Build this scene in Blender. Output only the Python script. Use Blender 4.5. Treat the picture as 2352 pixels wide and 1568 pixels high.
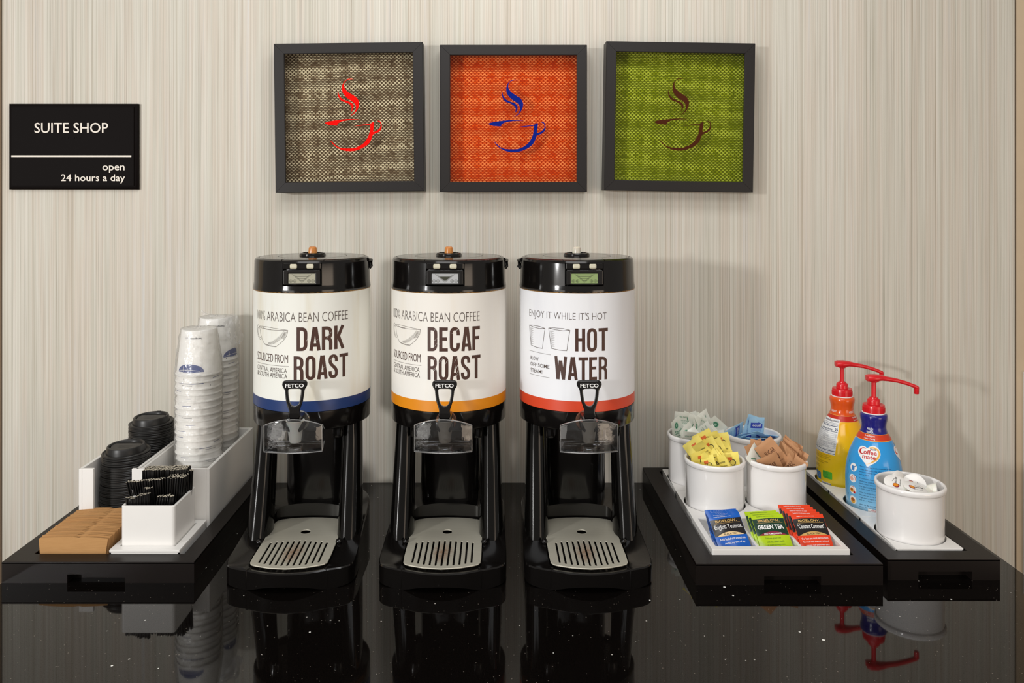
import bpy, bmesh, math, random
from mathutils import Vector, Matrix, Euler
R = random.Random(7)
PI = math.pi
sc = bpy.context.scene
C = sc.collection
for o in list(bpy.data.objects):
    bpy.data.objects.remove(o)

# ------------------------------------------------------------------ camera, world, lights, exposure
# world frame: wall is the plane y=0, counter top is z=0, metres
cd = bpy.data.cameras.new('camera')
cd.sensor_width = 36
cd.lens = 28.32
cd.shift_x = 0.01786
cd.shift_y = -0.1386
cd.clip_start = 0.01
cam = bpy.data.objects.new('camera', cd)
cam.location = (0, -1.872, 0.657)
cam.rotation_euler = (PI / 2, 0, 0)
C.objects.link(cam)
sc.camera = cam

w = bpy.data.worlds.new('world')
sc.world = w
w.use_nodes = True
bg = w.node_tree.nodes['Background']
bg.inputs[0].default_value = (1.0, 0.94, 0.87, 1)
bg.inputs[1].default_value = 0.29


def area(name, loc, target, size, sy, power, col, spread=180):
    l = bpy.data.lights.new(name, 'AREA')
    l.shape = 'RECTANGLE'
    l.size = size
    l.size_y = sy
    l.energy = power
    l.color = col
    l.spread = math.radians(spread)
    o = bpy.data.objects.new(name, l)
    o.location = loc
    d = Vector(target) - Vector(loc)
    o.rotation_euler = d.to_track_quat('-Z', 'Y').to_euler()
    C.objects.link(o)
    return o


area('ceiling_panel_light', (0.05, -1.05, 1.70), (0.05, -0.75, 0), 1.1, 0.45, 9.0, (0.985, 0.99, 1.0))
area('ceiling_wall_washer_light', (0.12, -0.45, 1.70), (0.12, -0.05, 0.4), 0.9, 0.12, 2.0, (1.0, 0.995, 0.99))
area('room_fill_light', (-0.2, -3.2, 2.15), (0.0, 0, 0.2), 2.2, 0.8, 20, (1.0, 0.985, 0.965))  # added frontal fill, high behind the camera
area('left_hard_light', (-2.6, -3.1, 0.95), (-0.2, 0, 0.5), 0.18, 0.24, 56, (0.99, 0.985, 0.98))  # unseen small hard source, inferred from the frames' inner shadows
area('left_fill_light', (-2.3, -3.2, 0.0), (0.0, 0, 0.15), 1.4, 1.5, 16, (1.0, 0.955, 0.90))  # added low fill on the left, no doorway there
area('right_fill_light', (2.3, -3.2, 0.0), (0.0, 0, 0.15), 1.4, 1.5, 19, (1.0, 0.80, 0.62))  # added warm low fill on the right, no doorway there

sc.view_settings.view_transform = 'Standard'
sc.view_settings.look = 'None'
sc.view_settings.gamma = 1
sc.view_settings.exposure = 0.05
sc.view_settings.use_curve_mapping = False


# ------------------------------------------------------------------ materials
def srgb(r, g, b):
    f = lambda c: (c / 255 / 12.92) if c / 255 <= 0.04045 else ((c / 255 + 0.055) / 1.055) ** 2.4
    return (f(r), f(g), f(b), 1)


class NT:
    def __init__(s, name):
        s.m = bpy.data.materials.new(name)
        s.m.use_nodes = True
        s.t = s.m.node_tree
        s.b = s.t.nodes['Principled BSDF']
        s.out = s.t.nodes['Material Output']

    def n(s, typ, **kw):
        nd = s.t.nodes.new(typ)
        for k, v in kw.items():
            setattr(nd, k, v)
        return nd

    def l(s, a, b):
        s.t.links.new(a, b)

    def math(s, op, a, b=None, c=None):
        nd = s.n('ShaderNodeMath', operation=op)
        for i, v in enumerate((a, b, c)):
            if v is None:
                continue
            if isinstance(v, (int, float)):
                nd.inputs[i].default_value = v
            else:
                s.l(v, nd.inputs[i])
        return nd.outputs[0]

    def noise(s, vec, scale, detail=2, rough=0.5):
        nd = s.n('ShaderNodeTexNoise')
        nd.inputs['Scale'].default_value = scale
        nd.inputs['Detail'].default_value = detail
        nd.inputs['Roughness'].default_value = rough
        if vec is not None:
            s.l(vec, nd.inputs['Vector'])
        return nd.outputs[0]

    def mix(s, f, a, b, blend='MIX'):
        nd = s.n('ShaderNodeMix', data_type='RGBA', blend_type=blend)
        for sock, v in ((nd.inputs[0], f), (nd.inputs[6], a), (nd.inputs[7], b)):
            if isinstance(v, (int, float, tuple)):
                sock.default_value = v
            else:
                s.l(v, sock)
        return nd.outputs[2]

    def ramp(s, f, stops, interp='LINEAR'):
        nd = s.n('ShaderNodeValToRGB')
        cr = nd.color_ramp
        cr.interpolation = interp
        while len(cr.elements) < len(stops):
            cr.elements.new(0.5)
        for e, (p, c) in zip(cr.elements, stops):
            e.position = p
            e.color = c
        s.l(f, nd.inputs[0])
        return nd.outputs[0]

    def objco(s):
        return s.n('ShaderNodeTexCoord').outputs['Object']

    def bump(s, h, strength, dist=0.001):
        nd = s.n('ShaderNodeBump')
        nd.inputs['Strength'].default_value = strength
        nd.inputs['Distance'].default_value = dist
        s.l(h, nd.inputs['Height'])
        s.l(nd.outputs[0], s.b.inputs['Normal'])


def mat(name, col, rough=0.5, metal=0.0, spec=0.5, coat=0.0, vary=0.05, vscale=30, bump=0.0, bscale=200, sss=0):
    k = NT(name)
    co = k.objco()
    nz = k.noise(co, vscale, 3)
    dark = tuple(c * (1 - vary) for c in col[:3]) + (1,)
    light = tuple(min(1, c * (1 + vary)) for c in col[:3]) + (1,)
    k.l(k.mix(nz, dark, light), k.b.inputs['Base Color'])
    k.b.inputs['Roughness'].default_value = rough
    k.b.inputs['Metallic'].default_value = metal
    k.b.inputs['Specular IOR Level'].default_value = spec
    k.b.inputs['Coat Weight'].default_value = coat
    k.b.inputs['Coat Roughness'].default_value = 0.05
    if sss:
        k.b.inputs['Subsurface Weight'].default_value = sss
        k.b.inputs['Subsurface Scale'].default_value = 0.01
    if bump:
        k.bump(k.noise(co, bscale, 3), bump, 0.0005)
    return k.m


def clear(name, tint, gloss=0.12, rough=0.03, milky=0.0, bump=0.0, bscale=60, fres=1.45):
    k = NT(name)
    tr = k.n('ShaderNodeBsdfTransparent')
    tr.inputs[0].default_value = tint
    gl = k.n('ShaderNodeBsdfGlossy')
    gl.inputs['Roughness'].default_value = rough
    gl.inputs['Color'].default_value = (1, 1, 1, 1)
    fr = k.n('ShaderNodeFresnel')
    fr.inputs[0].default_value = fres
    f = k.math('MAXIMUM', fr.outputs[0], gloss)
    f = k.math('MINIMUM', f, 0.8)
    mx = k.n('ShaderNodeMixShader')
    k.l(f, mx.inputs[0])
    k.l(tr.outputs[0], mx.inputs[1])
    k.l(gl.outputs[0], mx.inputs[2])
    last = mx.outputs[0]
    if milky:
        df = k.n('ShaderNodeBsdfTranslucent')
        df.inputs[0].default_value = (0.85, 0.85, 0.84, 1)
        d2 = k.n('ShaderNodeBsdfDiffuse')
        d2.inputs[0].default_value = (0.85, 0.85, 0.84, 1)
        ad = k.n('ShaderNodeMixShader')
        ad.inputs[0].default_value = 0.5
        k.l(df.outputs[0], ad.inputs[1])
        k.l(d2.outputs[0], ad.inputs[2])
        m2 = k.n('ShaderNodeMixShader')
        nz = k.noise(k.objco(), 45, 3)
        k.l(k.math('MULTIPLY', nz, milky * 2), m2.inputs[0])
        k.l(last, m2.inputs[1])
        k.l(ad.outputs[0], m2.inputs[2])
        last = m2.outputs[0]
    if bump:
        bn = k.n('ShaderNodeBump')
        bn.inputs['Strength'].default_value = bump
        bn.inputs['Distance'].default_value = 0.004
        k.l(k.noise(k.objco(), bscale, 4), bn.inputs['Height'])
        k.l(bn.outputs[0], gl.inputs['Normal'])
        k.l(bn.outputs[0], fr.inputs['Normal'])
    k.l(last, k.out.inputs[0])
    return k.m


def wallpaper():
    k = NT('striped_wallpaper')
    co = k.objco()
    sx = k.n('ShaderNodeSeparateXYZ')
    k.l(co, sx.inputs[0])
    x, z = sx.outputs[0], sx.outputs[2]

    def nz(fx, fz, off, detail=2, rough=0.6):
        cb = k.n('ShaderNodeCombineXYZ')
        k.l(k.math('MULTIPLY', x, fx), cb.inputs[0])
        k.l(k.math('MULTIPLY', z, fz), cb.inputs[2])
        cb.inputs[1].default_value = off
        return k.noise(cb.outputs[0], 1, detail, rough)
    fine = nz(700, 1.6, 3.1, 3, 0.75)
    mid = nz(320, 0.4, 7.7, 3)
    hue = nz(60, 1.3, 12.3, 3)
    wide = nz(12, 0.1, 5.3, 1)
    c1 = k.ramp(hue, [(0.3, srgb(216, 213, 202)), (0.46, srgb(222, 219, 210)), (0.58, srgb(221, 213, 202)), (0.75, srgb(221, 219, 216))])
    c2 = k.ramp(fine, [(0.32, (0.60, 0.58, 0.54, 1)), (0.43, (0.86, 0.85, 0.83, 1)), (0.55, (0.95, 0.945, 0.93, 1)), (0.68, (1, 1, 1, 1))])
    c3 = k.ramp(mid, [(0.33, (0.86, 0.85, 0.82, 1)), (0.5, (0.95, 0.95, 0.94, 1)), (0.68, (1, 1, 1, 1))])
    c4 = k.ramp(wide, [(0.3, (0.93, 0.92, 0.90, 1)), (0.7, (1, 1, 1, 1))])
    c = k.mix(1.0, c1, c2, 'MULTIPLY')
    c = k.mix(1.0, c, c3, 'MULTIPLY')
    c = k.mix(1.0, c, c4, 'MULTIPLY')
    ridge = k.math('ABSOLUTE', k.math('SUBTRACT', nz(130, 0.15, 21.7, 1), 0.5))
    ln = k.ramp(ridge, [(0.0, (0.78, 0.75, 0.70, 1)), (0.012, (0.90, 0.885, 0.86, 1)), (0.022, (1, 1, 1, 1))])
    c = k.mix(1.0, c, ln, 'MULTIPLY')
    k.l(c, k.b.inputs['Base Color'])
    k.b.inputs['Roughness'].default_value = 0.55
    k.b.inputs['Specular IOR Level'].default_value = 0.3
    weave = nz(420, 420, 1.0, 1)
    h = k.math('ADD', fine, k.math('MULTIPLY', weave, 0.25))
    k.bump(h, 0.35, 0.0012)
    return k.m


def granite():
    k = NT('black_speckled_quartz')
    co = k.objco()
    nz = k.noise(co, 900, 2)
    base = k.ramp(nz, [(0.45, (0.0020, 0.0016, 0.0014, 1)), (0.72, (0.008, 0.006, 0.005, 1))])
    last = base
    for sc_, thr, keep, col in ((30, 0.085, 0.52, (0.85, 0.85, 0.80, 1)), (75, 0.12, 0.80, (0.42, 0.40, 0.36, 1)), (240, 0.22, 0.86, (0.14, 0.12, 0.10, 1))):
        v = k.n('ShaderNodeTexVoronoi')
        v.inputs['Scale'].default_value = sc_
        k.l(co, v.inputs['Vector'])
        sp = k.n('ShaderNodeSeparateColor')
        k.l(v.outputs['Color'], sp.inputs[0])
        rad = k.math('MULTIPLY', sp.outputs[1], thr)
        a = k.math('LESS_THAN', v.outputs['Distance'], rad)
        b = k.math('GREATER_THAN', sp.outputs[0], keep)
        last = k.mix(k.math('MULTIPLY', a, b), last, col)
    k.l(last, k.b.inputs['Base Color'])
    pit = k.ramp(k.noise(co, 650, 2), [(0.34, (0.30, 0.30, 0.30, 1)), (0.46, (0.48, 0.48, 0.48, 1))])
    k.l(pit, k.b.inputs['Specular IOR Level'])
    k.b.inputs['Roughness'].default_value = 0.035
    k.b.inputs['IOR'].default_value = 1.45
    return k.m


def mesh_pattern(name, ground, lo, hi):
    """staggered little ovals, lightness changing from oval to oval in a diamond rhythm"""
    k = NT(name)
    sx = k.n('ShaderNodeSeparateXYZ')
    k.l(k.objco(), sx.inputs[0])
    u = k.math('DIVIDE', sx.outputs[0], 0.0088)
    v = k.math('DIVIDE', sx.outputs[2], 0.0040)
    row = k.math('FLOOR', v)
    par = k.math('MODULO', k.math('ADD', row, 1000), 2)
    u2 = k.math('ADD', u, k.math('MULTIPLY', par, 0.5))
    col = k.math('FLOOR', u2)
    fu = k.math('SUBTRACT', k.math('SUBTRACT', u2, col), 0.5)
    fv = k.math('SUBTRACT', k.math('SUBTRACT', v, row), 0.5)
    # squash in real size: oval 5.6 x 2.8 mm
    d = k.math('ADD', k.math('POWER', k.math('MULTIPLY', fu, 2.9), 2), k.math('POWER', k.math('MULTIPLY', fv, 2.7), 2))
    inside = k.math('LESS_THAN', d, 1.0)
    cx = k.math('SUBTRACT', col, k.math('MULTIPLY', par, 0.5))
    a = k.math('COSINE', k.math('MULTIPLY', cx, 2 * PI / 4.0))
    b = k.math('COSINE', k.math('MULTIPLY', row, 2 * PI / 9.0))
    cb = k.n('ShaderNodeCombineXYZ')
    k.l(cx, cb.inputs[0])
    k.l(row, cb.inputs[1])
    wn = k.n('ShaderNodeTexWhiteNoise')
    k.l(cb.outputs[0], wn.inputs[0])
    t = k.math('ADD', k.math('MULTIPLY', k.math('ADD', a, b), 0.15), k.math('MULTIPLY', wn.outputs[0], 0.55))
    t = k.math('ADD', t, 0.27)
    oval = k.ramp(t, [(0.05, ground), (0.3, lo), (0.75, hi)])
    base = k.mix(inside, tuple(c * 0.80 for c in ground[:3]) + (1,), oval)
    k.l(base, k.b.inputs['Base Color'])
    k.b.inputs['Roughness'].default_value = 0.8
    k.b.inputs['Specular IOR Level'].default_value = 0.1
    return k.m


def steel():
    k = NT('brushed_steel')
    co = k.objco()
    mp = k.n('ShaderNodeMapping')
    mp.inputs['Scale'].default_value = (30, 500, 30)
    k.l(co, mp.inputs[0])
    nz = k.noise(mp.outputs[0], 1, 3)
    # coffee stain between the middle slots
    sx = k.n('ShaderNodeSeparateXYZ')
    k.l(co, sx.inputs[0])
    gx = k.math('POWER', k.math('DIVIDE', k.math('ADD', sx.outputs[0], 0.002), 0.024), 2)
    gy = k.math('POWER', k.math('DIVIDE', k.math('ADD', sx.outputs[1], 0.160), 0.050), 2)
    g = k.math('SUBTRACT', 1.0, k.math('ADD', gx, gy))
    st = k.math('MULTIPLY', k.math('MAXIMUM', g, 0), k.noise(co, 120, 3))
    stn = k.ramp(st, [(0.12, (0, 0, 0, 1)), (0.75, (0.8, 0.8, 0.8, 1))])
    c = k.mix(nz, srgb(186, 182, 166), srgb(204, 200, 184))
    c = k.mix(stn, c, srgb(150, 92, 40))
    k.l(c, k.b.inputs['Base Color'])
    k.b.inputs['Metallic'].default_value = 0.35
    k.b.inputs['Roughness'].default_value = 0.45
    return k.m


def label_white(name, base, stain):
    k = NT(name)
    co = k.objco()
    mp = k.n('ShaderNodeMapping')
    mp.inputs['Scale'].default_value = (28, 28, 3)
    k.l(co, mp.inputs[0])
    f = k.ramp(k.noise(mp.outputs[0], 1, 4), [(0.5, (0, 0, 0, 1)), (0.72, (1, 1, 1, 1))])
    k.l(k.mix(f, base, stain), k.b.inputs['Base Color'])
    k.b.inputs['Roughness'].default_value = 0.38
    k.b.inputs['Specular IOR Level'].default_value = 0.35
    return k.m


def zgrad(name, stops, z0, z1, rough=0.2):
    k = NT(name)
    sx = k.n('ShaderNodeSeparateXYZ')
    k.l(k.objco(), sx.inputs[0])
    t = k.math('DIVIDE', k.math('SUBTRACT', sx.outputs[2], z0), z1 - z0)
    k.l(k.ramp(t, stops), k.b.inputs['Base Color'])
    k.b.inputs['Roughness'].default_value = rough
    k.b.inputs['Coat Weight'].default_value = 0.3
    return k.m


def kraft():
    k = NT('kraft_cardboard')
    co = k.objco()
    mp = k.n('ShaderNodeMapping')
    mp.inputs['Scale'].default_value = (40, 40, 400)
    k.l(co, mp.inputs[0])
    nz = k.noise(mp.outputs[0], 1, 3)
    inf = k.n('ShaderNodeObjectInfo')
    c = k.mix(nz, srgb(176, 130, 78), srgb(200, 154, 100))
    c = k.mix(k.math('MULTIPLY', inf.outputs['Random'], 0.35), c, srgb(160, 112, 62))
    k.l(c, k.b.inputs['Base Color'])
    k.b.inputs['Roughness'].default_value = 0.85
    return k.m


M = {}
M['wallpaper'] = wallpaper()
M['granite'] = granite()
M['cabinet'] = mat('dark_cabinet', srgb(48, 36, 30), 0.5)
M['paint'] = mat('beige_paint', srgb(196, 176, 148), 0.7)
M['pale_paint'] = mat('pale_trim_paint', srgb(226, 224, 224), 0.6)
M['dark_gap'] = mat('dark_caulk', srgb(96, 82, 66), 0.8)
M['floor'] = mat('floor_tile', srgb(120, 108, 96), 0.5)
M['gloss_black'] = mat('glossy_black_plastic', srgb(14, 12, 11), 0.13, spec=0.5)
M['upright_black'] = mat('dark_glossy_plastic_upright', srgb(9, 8, 7), 0.10, spec=0.32)
M['semi_black'] = mat('semi_gloss_black_plastic', srgb(22, 20, 19), 0.25)
M['tray_black'] = mat('satin_black_tray', srgb(22, 17, 15), 0.40, spec=0.2, bump=0.06, bscale=600)
M['frame_black'] = mat('matt_black_moulding', srgb(34, 31, 30), 0.42, spec=0.3)
M['frame_side'] = mat('black_paper_lining', srgb(38, 36, 38), 0.8)
M['sign_black'] = mat('sign_black', srgb(13, 8, 7), 0.6, spec=0.07)
M['sign_white'] = mat('sign_white', srgb(232, 224, 212), 0.6)
M['white_acrylic'] = mat('white_acrylic', srgb(236, 234, 230), 0.28, vary=0.02)
M['ceramic'] = mat('white_glazed_ceramic', srgb(240, 238, 236), 0.13, vary=0.02, coat=0.3)
M['paper_cup'] = mat('white_paper_cup', srgb(243, 241, 236), 0.5, vary=0.02)
M['navy_ink'] = mat('navy_ink', srgb(44, 64, 128), 0.5)
M['dark_ink'] = mat('dark_ink', srgb(40, 42, 56), 0.5)
M['lid_black'] = mat('matt_black_lid', srgb(32, 31, 30), 0.38, spec=0.4)
M['kraft'] = kraft()
M['straw_black'] = mat('black_straw', srgb(16, 15, 15), 0.3)
M['straw_end'] = mat('pale_straw_end', srgb(232, 222, 200), 0.7)
M['steel'] = steel()
M['brown_ink'] = mat('brown_ink', srgb(70, 42, 32), 0.5, vary=0.15, vscale=400)
M['thin_ink'] = mat('thin_grey_ink', srgb(84, 72, 66), 0.6)
M['label_aged'] = label_white('aged_white_label', srgb(242, 243, 236), srgb(230, 224, 204))
M['label_cream'] = label_white('cream_white_label', srgb(246, 243, 236), srgb(242, 236, 224))
M['label_clean'] = label_white('clean_white_label', srgb(244, 246, 250), srgb(236, 238, 244))
M['band_blue'] = mat('navy_band', srgb(30, 56, 108), 0.35)
M['band_orange'] = mat('orange_band', srgb(232, 144, 24), 0.35)
M['band_red'] = mat('red_band', srgb(220, 74, 42), 0.35)
M['seam_gold'] = mat('stained_seam', srgb(150, 112, 60), 0.35, metal=0.6)
M['amber'] = mat('amber_knob', srgb(198, 130, 66), 0.25, sss=0.3)
M['clear_knob'] = mat('cloudy_clear_knob', srgb(206, 200, 184), 0.2, sss=0.3)
M['button'] = mat('cream_button', srgb(206, 202, 180), 0.3)
M['lcd_grey'] = mat('grey_display', srgb(168, 166, 148), 0.2)
M['lcd_blue'] = mat('bluish_grey_display', srgb(176, 178, 180), 0.2)
M['lcd_green'] = mat('green_display', srgb(142, 162, 108), 0.2)
M['lcd_ink'] = mat('display_segments', srgb(60, 62, 50), 0.4)
M['white_ink'] = mat('white_ink', srgb(240, 240, 238), 0.45)
M['copper'] = mat('brown_washer', srgb(128, 92, 74), 0.35, metal=0.5)
M['chrome'] = mat('chrome_collar', srgb(190, 188, 180), 0.15, metal=0.9)
M['guard'] = clear('clear_smoky_plastic', (0.84, 0.85, 0.86, 1), gloss=0.05, rough=0.05, bump=0.2, bscale=45)
M['guard_edge_glint'] = clear('painted_edge_glint', (0.9, 0.9, 0.9, 1), gloss=0.25, rough=0.2, milky=0.22)  # whitened to paint the bright rim highlights of the clear guard
M['nozzle'] = mat('frosted_nozzle', srgb(200, 198, 190), 0.25, sss=0.3)
M['nozzle_dark'] = mat('smoked_nozzle', srgb(112, 106, 98), 0.2)
M['glass'] = clear('picture_glass', (0.97, 0.98, 0.97, 1), gloss=0.008, rough=0.0, fres=1.22)
M['film'] = clear('thin_plastic_film', (0.97, 0.97, 0.97, 1), gloss=0.05, rough=0.15, milky=0.14, bump=0.9, bscale=70, fres=1.25)
M['red'] = mat('red_pump_plastic', srgb(214, 26, 36), 0.25)


# ------------------------------------------------------------------ object helpers
def tag(o, label=None, cat=None, group=None, kind=None):
    if label:
        o['label'] = label
    if cat:
        o['category'] = cat
    if group:
        o['group'] = group
    if kind:
        o['kind'] = kind
    return o


def thing(name, label, cat, loc=(0, 0, 0), rot=(0, 0, 0), group=None):
    o = bpy.data.objects.new(name, None)
    o.empty_display_size = 0.02
    C.objects.link(o)
    o.location = loc
    o.rotation_euler = rot
    return tag(o, label, cat, group)


def dup(o, loc=None, rot=None, label=None, scale=None):
    c = o.copy()
    C.objects.link(c)
    if loc is not None:
        c.location = loc
    if rot is not None:
        c.rotation_euler = rot
    if scale is not None:
        c.scale = scale
    if label:
        c['label'] = label
    for ch in list(o.children):
        d = ch.copy()
        C.objects.link(d)
        d.parent = c
        for g in list(ch.children):
            e = g.copy()
            C.objects.link(e)
            e.parent = d
    return c


def pin_poly(pts):
    return [tuple(p) for p in pts]


class MB:
    """collects shapes into ONE mesh"""
    XF = None

    def __init__(s):
        s.v = []
        s.f = []
        s.mi = []
        s.sm = []

    def add(s, verts, faces, m=0, smooth=False):
        b = len(s.v)
        s.v += [tuple(v) for v in verts]
        for f in faces:
            s.f.append([i + b for i in f])
            s.mi.append(m)
            s.sm.append(smooth)

    def addbm(s, bm, m=0, smooth=False, xf=None):
        bm.verts.index_update()
        vs = [v.co.copy() if xf is None else xf @ v.co for v in bm.verts]
        s.add(vs, [[v.index for v in f.verts] for f in bm.faces], m, smooth)
        bm.free()

    def box(s, x0, x1, y0, y1, z0, z1, m=0, bev=0.0, seg=2, xf=None, vert_only=False):
        bm = bmesh.new()
        bmesh.ops.create_cube(bm, size=1)
        for v in bm.verts:
            v.co = Vector(((x0 + x1) / 2 + v.co.x * (x1 - x0), (y0 + y1) / 2 + v.co.y * (y1 - y0), (z0 + z1) / 2 + v.co.z * (z1 - z0)))
        if bev:
            ed = [e for e in bm.edges if (not vert_only) or abs(e.verts[0].co.z - e.verts[1].co.z) > 1e-6]
            bmesh.ops.bevel(bm, geom=ed, offset=bev, segments=seg, affect='EDGES', profile=0.5)
        s.addbm(bm, m, False, xf)

    def lathe(s, prof, seg=48, c=(0, 0), m=0, smooth=True, a0=0, a1=2 * PI, mats=None, xf=None):
        full = abs(a1 - a0 - 2 * PI) < 1e-6
        n = seg if full else seg + 1
        vs = []
        for r, z in prof:
            for i in range(n):
                a = a0 + (a1 - a0) * i / seg
                p = Vector((c[0] + r * math.sin(a), c[1] - r * math.cos(a), z))
                vs.append(xf @ p if xf else p)
        for j in range(len(prof) - 1):
            fs = []
            for i in range(seg):
                i2 = (i + 1) % n
                fs.append([j * n + i, j * n + i2, (j + 1) * n + i2, (j + 1) * n + i])
            mm = mats[j] if mats else m
            if j == 0:
                s.add(vs, fs, mm, smooth)
                base = len(s.v) - len(vs)
            else:
                for f in fs:
                    s.f.append([q + base for q in f])
                    s.mi.append(mm)
                    s.sm.append(smooth)

    def loft(s, loops, m=0, smooth=True, cap0=True, cap1=True):
        n = len(loops[0])
        vs = [p for lp in loops for p in lp]
        fs = []
        for j in range(len(loops) - 1):
            for i in range(n):
                i2 = (i + 1) % n
                fs.append([j * n + i, j * n + i2, (j + 1) * n + i2, (j + 1) * n + i])
        if cap0:
            fs.append(list(range(n))[::-1])
        if cap1:
            fs.append([(len(loops) - 1) * n + i for i in range(n)])
        s.add(vs, fs, m, smooth)

    def tube(s, pts, r, seg=10, m=0, flat=1.0, caps=True, smooth=True):
        pts = [Vector(p) for p in pts]
        rs = r if isinstance(r, (list, tuple)) else [r] * len(pts)
        loops = []
        up = Vector((0, 0, 1))
        for i, p in enumerate(pts):
            t = (pts[min(i + 1, len(pts) - 1)] - pts[max(i - 1, 0)]).normalized()
            a = t.cross(up)
            if a.length < 1e-3:
                a = Vector((1, 0, 0))
            a.normalize()
            b = a.cross(t).normalized()
            loops.append([p + a * rs[i] * math.cos(2 * PI * q / seg) + b * rs[i] * flat * math.sin(2 * PI * q / seg) for q in range(seg)])
        s.loft(loops, m, smooth, caps, caps)

    def sphere(s, c, r, m=0, sc_=(1, 1, 1), seg=16):
        bm = bmesh.new()
        bmesh.ops.create_uvsphere(bm, u_segments=seg, v_segments=seg // 2, radius=r)
        for v in bm.verts:
            v.co = Vector((c[0] + v.co.x * sc_[0], c[1] + v.co.y * sc_[1], c[2] + v.co.z * sc_[2]))
        s.addbm(bm, m, True)

    # ---- flat drawings mapped onto a surface by fn(x, y) -> point
    def flat(s, me, fn, m, step=None, cut_y=None):
        bm = bmesh.new()
        bm.from_mesh(me)
        bpy.data.meshes.remove(me)
        if not bm.verts:
            bm.free()
            return
        for ax, st in ((0, step), (1, cut_y)):
            if not st:
                continue
            lo = min(v.co[ax] for v in bm.verts)
            hi = max(v.co[ax] for v in bm.verts)
            q = math.ceil(lo / st) * st
            while q < hi:
                co = [0, 0, 0]
                co[ax] = q
                no = [0, 0, 0]
                no[ax] = 1
                bmesh.ops.bisect_plane(bm, geom=bm.verts[:] + bm.edges[:] + bm.faces[:], dist=1e-7, plane_co=co, plane_no=no)
                q += st
        bmesh.ops.triangulate(bm, faces=[f for f in bm.faces if len(f.verts) > 4])
        for v in bm.verts:
            v.co = Vector(fn(v.co.x, v.co.y))
        s.addbm(bm, m, False)

    def text(s, body, x, y, w_, h_, fn, m=0, bold=0.0, step=None, align='L', cut_y=None, rot180=False, slant=0):
        me = text_mesh(body, bold, slant)
        xs = [v.co.x for v in me.vertices]
        ys = [v.co.y for v in me.vertices]
        x0, x1, y0, y1 = min(xs), max(xs), min(ys), max(ys)
        kx = w_ / (x1 - x0)
        ky = h_ / (y1 - y0) if h_ else kx
        ox = {'L': 0, 'C': -w_ / 2, 'R': -w_}[align]
        for v in me.vertices:
            a, b = (v.co.x - x0) * kx + ox, (v.co.y - y0) * ky
            if rot180:
                a, b = w_ + 2 * ox - a, (h_ or 0) - b
            v.co = (x + a, y + b, 0)
        s.flat(me, fn, m, step, cut_y)

    def shape(s, outer, fn, m=0, holes=(), step=None, cut_y=None):
        s.flat(fill_mesh(outer, holes), fn, m, step, cut_y)

    def rect(s, x0, y0, x1, y1, fn, m=0, step=None, cut_y=None):
        s.shape([(x0, y0), (x1, y0), (x1, y1), (x0, y1)], fn, m, (), step, cut_y)

    def disc(s, x, y, r, fn, m=0, n=24, ry=None, step=None):
        ry = ry or r
        s.shape([(x + r * math.cos(2 * PI * i / n), y + ry * math.sin(2 * PI * i / n)) for i in range(n)], fn, m, (), step)

    def stroke(s, pts, w_, fn, m=0, closed=False, sub=0.004):
        P = []
        pts = list(pts) + ([pts[0]] if closed else [])
        for a, b in zip(pts[:-1], pts[1:]):
            d = math.hypot(b[0] - a[0], b[1] - a[1])
            k = max(1, int(d / sub))
            for i in range(k):
                P.append((a[0] + (b[0] - a[0]) * i / k, a[1] + (b[1] - a[1]) * i / k))
        P.append(pts[-1])
        vs, fs = [], []
        for i, p in enumerate(P):
            a = P[max(0, i - 1)]
            b = P[min(len(P) - 1, i + 1)]
            dx, dy = b[0] - a[0], b[1] - a[1]
            L = math.hypot(dx, dy) or 1
            nx, ny = -dy / L * w_ / 2, dx / L * w_ / 2
            vs += [fn(p[0] + nx, p[1] + ny), fn(p[0] - nx, p[1] - ny)]
            if i:
                fs.append([2 * i - 2, 2 * i - 1, 2 * i + 1, 2 * i])
        s.add(vs, fs, m, False)

    def plate(s, outer, holes, t, fn3, m=0, bev=0.0):
        """extruded flat shape with holes; fn3 maps (x,y,z) to a point"""
        me = fill_mesh(outer, holes, t, bev)
        bm = bmesh.new()
        bm.from_mesh(me)
        bpy.data.meshes.remove(me)
        for v in bm.verts:
            v.co = Vector(fn3(v.co.x, v.co.y, v.co.z))
        s.addbm(bm, m, False)

    def build(s, name, mats, parent=None, sharp=40, loc=None, rot=None, fixn=False):
        me = bpy.data.meshes.new(name)
        if MB.XF is not None:
            s.v = [MB.XF @ Vector(v) for v in s.v]
        me.from_pydata([tuple(v) for v in s.v], [], s.f)
        for m_ in (mats if isinstance(mats, (list, tuple)) else [mats]):
            me.materials.append(m_ if not isinstance(m_, str) else M[m_])
        me.polygons.foreach_set('material_index', s.mi)
        me.polygons.foreach_set('use_smooth', s.sm)
        if fixn:
            bm = bmesh.new()
            bm.from_mesh(me)
            bmesh.ops.recalc_face_normals(bm, faces=bm.faces)
            bm.to_mesh(me)
            bm.free()
        if any(s.sm):
            me.set_sharp_from_angle(angle=math.radians(sharp))
        me.update()
        o = bpy.data.objects.new(name, me)
        C.objects.link(o)
        if parent:
            o.parent = parent
        if loc:
            o.location = loc
        if rot:
            o.rotation_euler = rot
        return o


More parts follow.
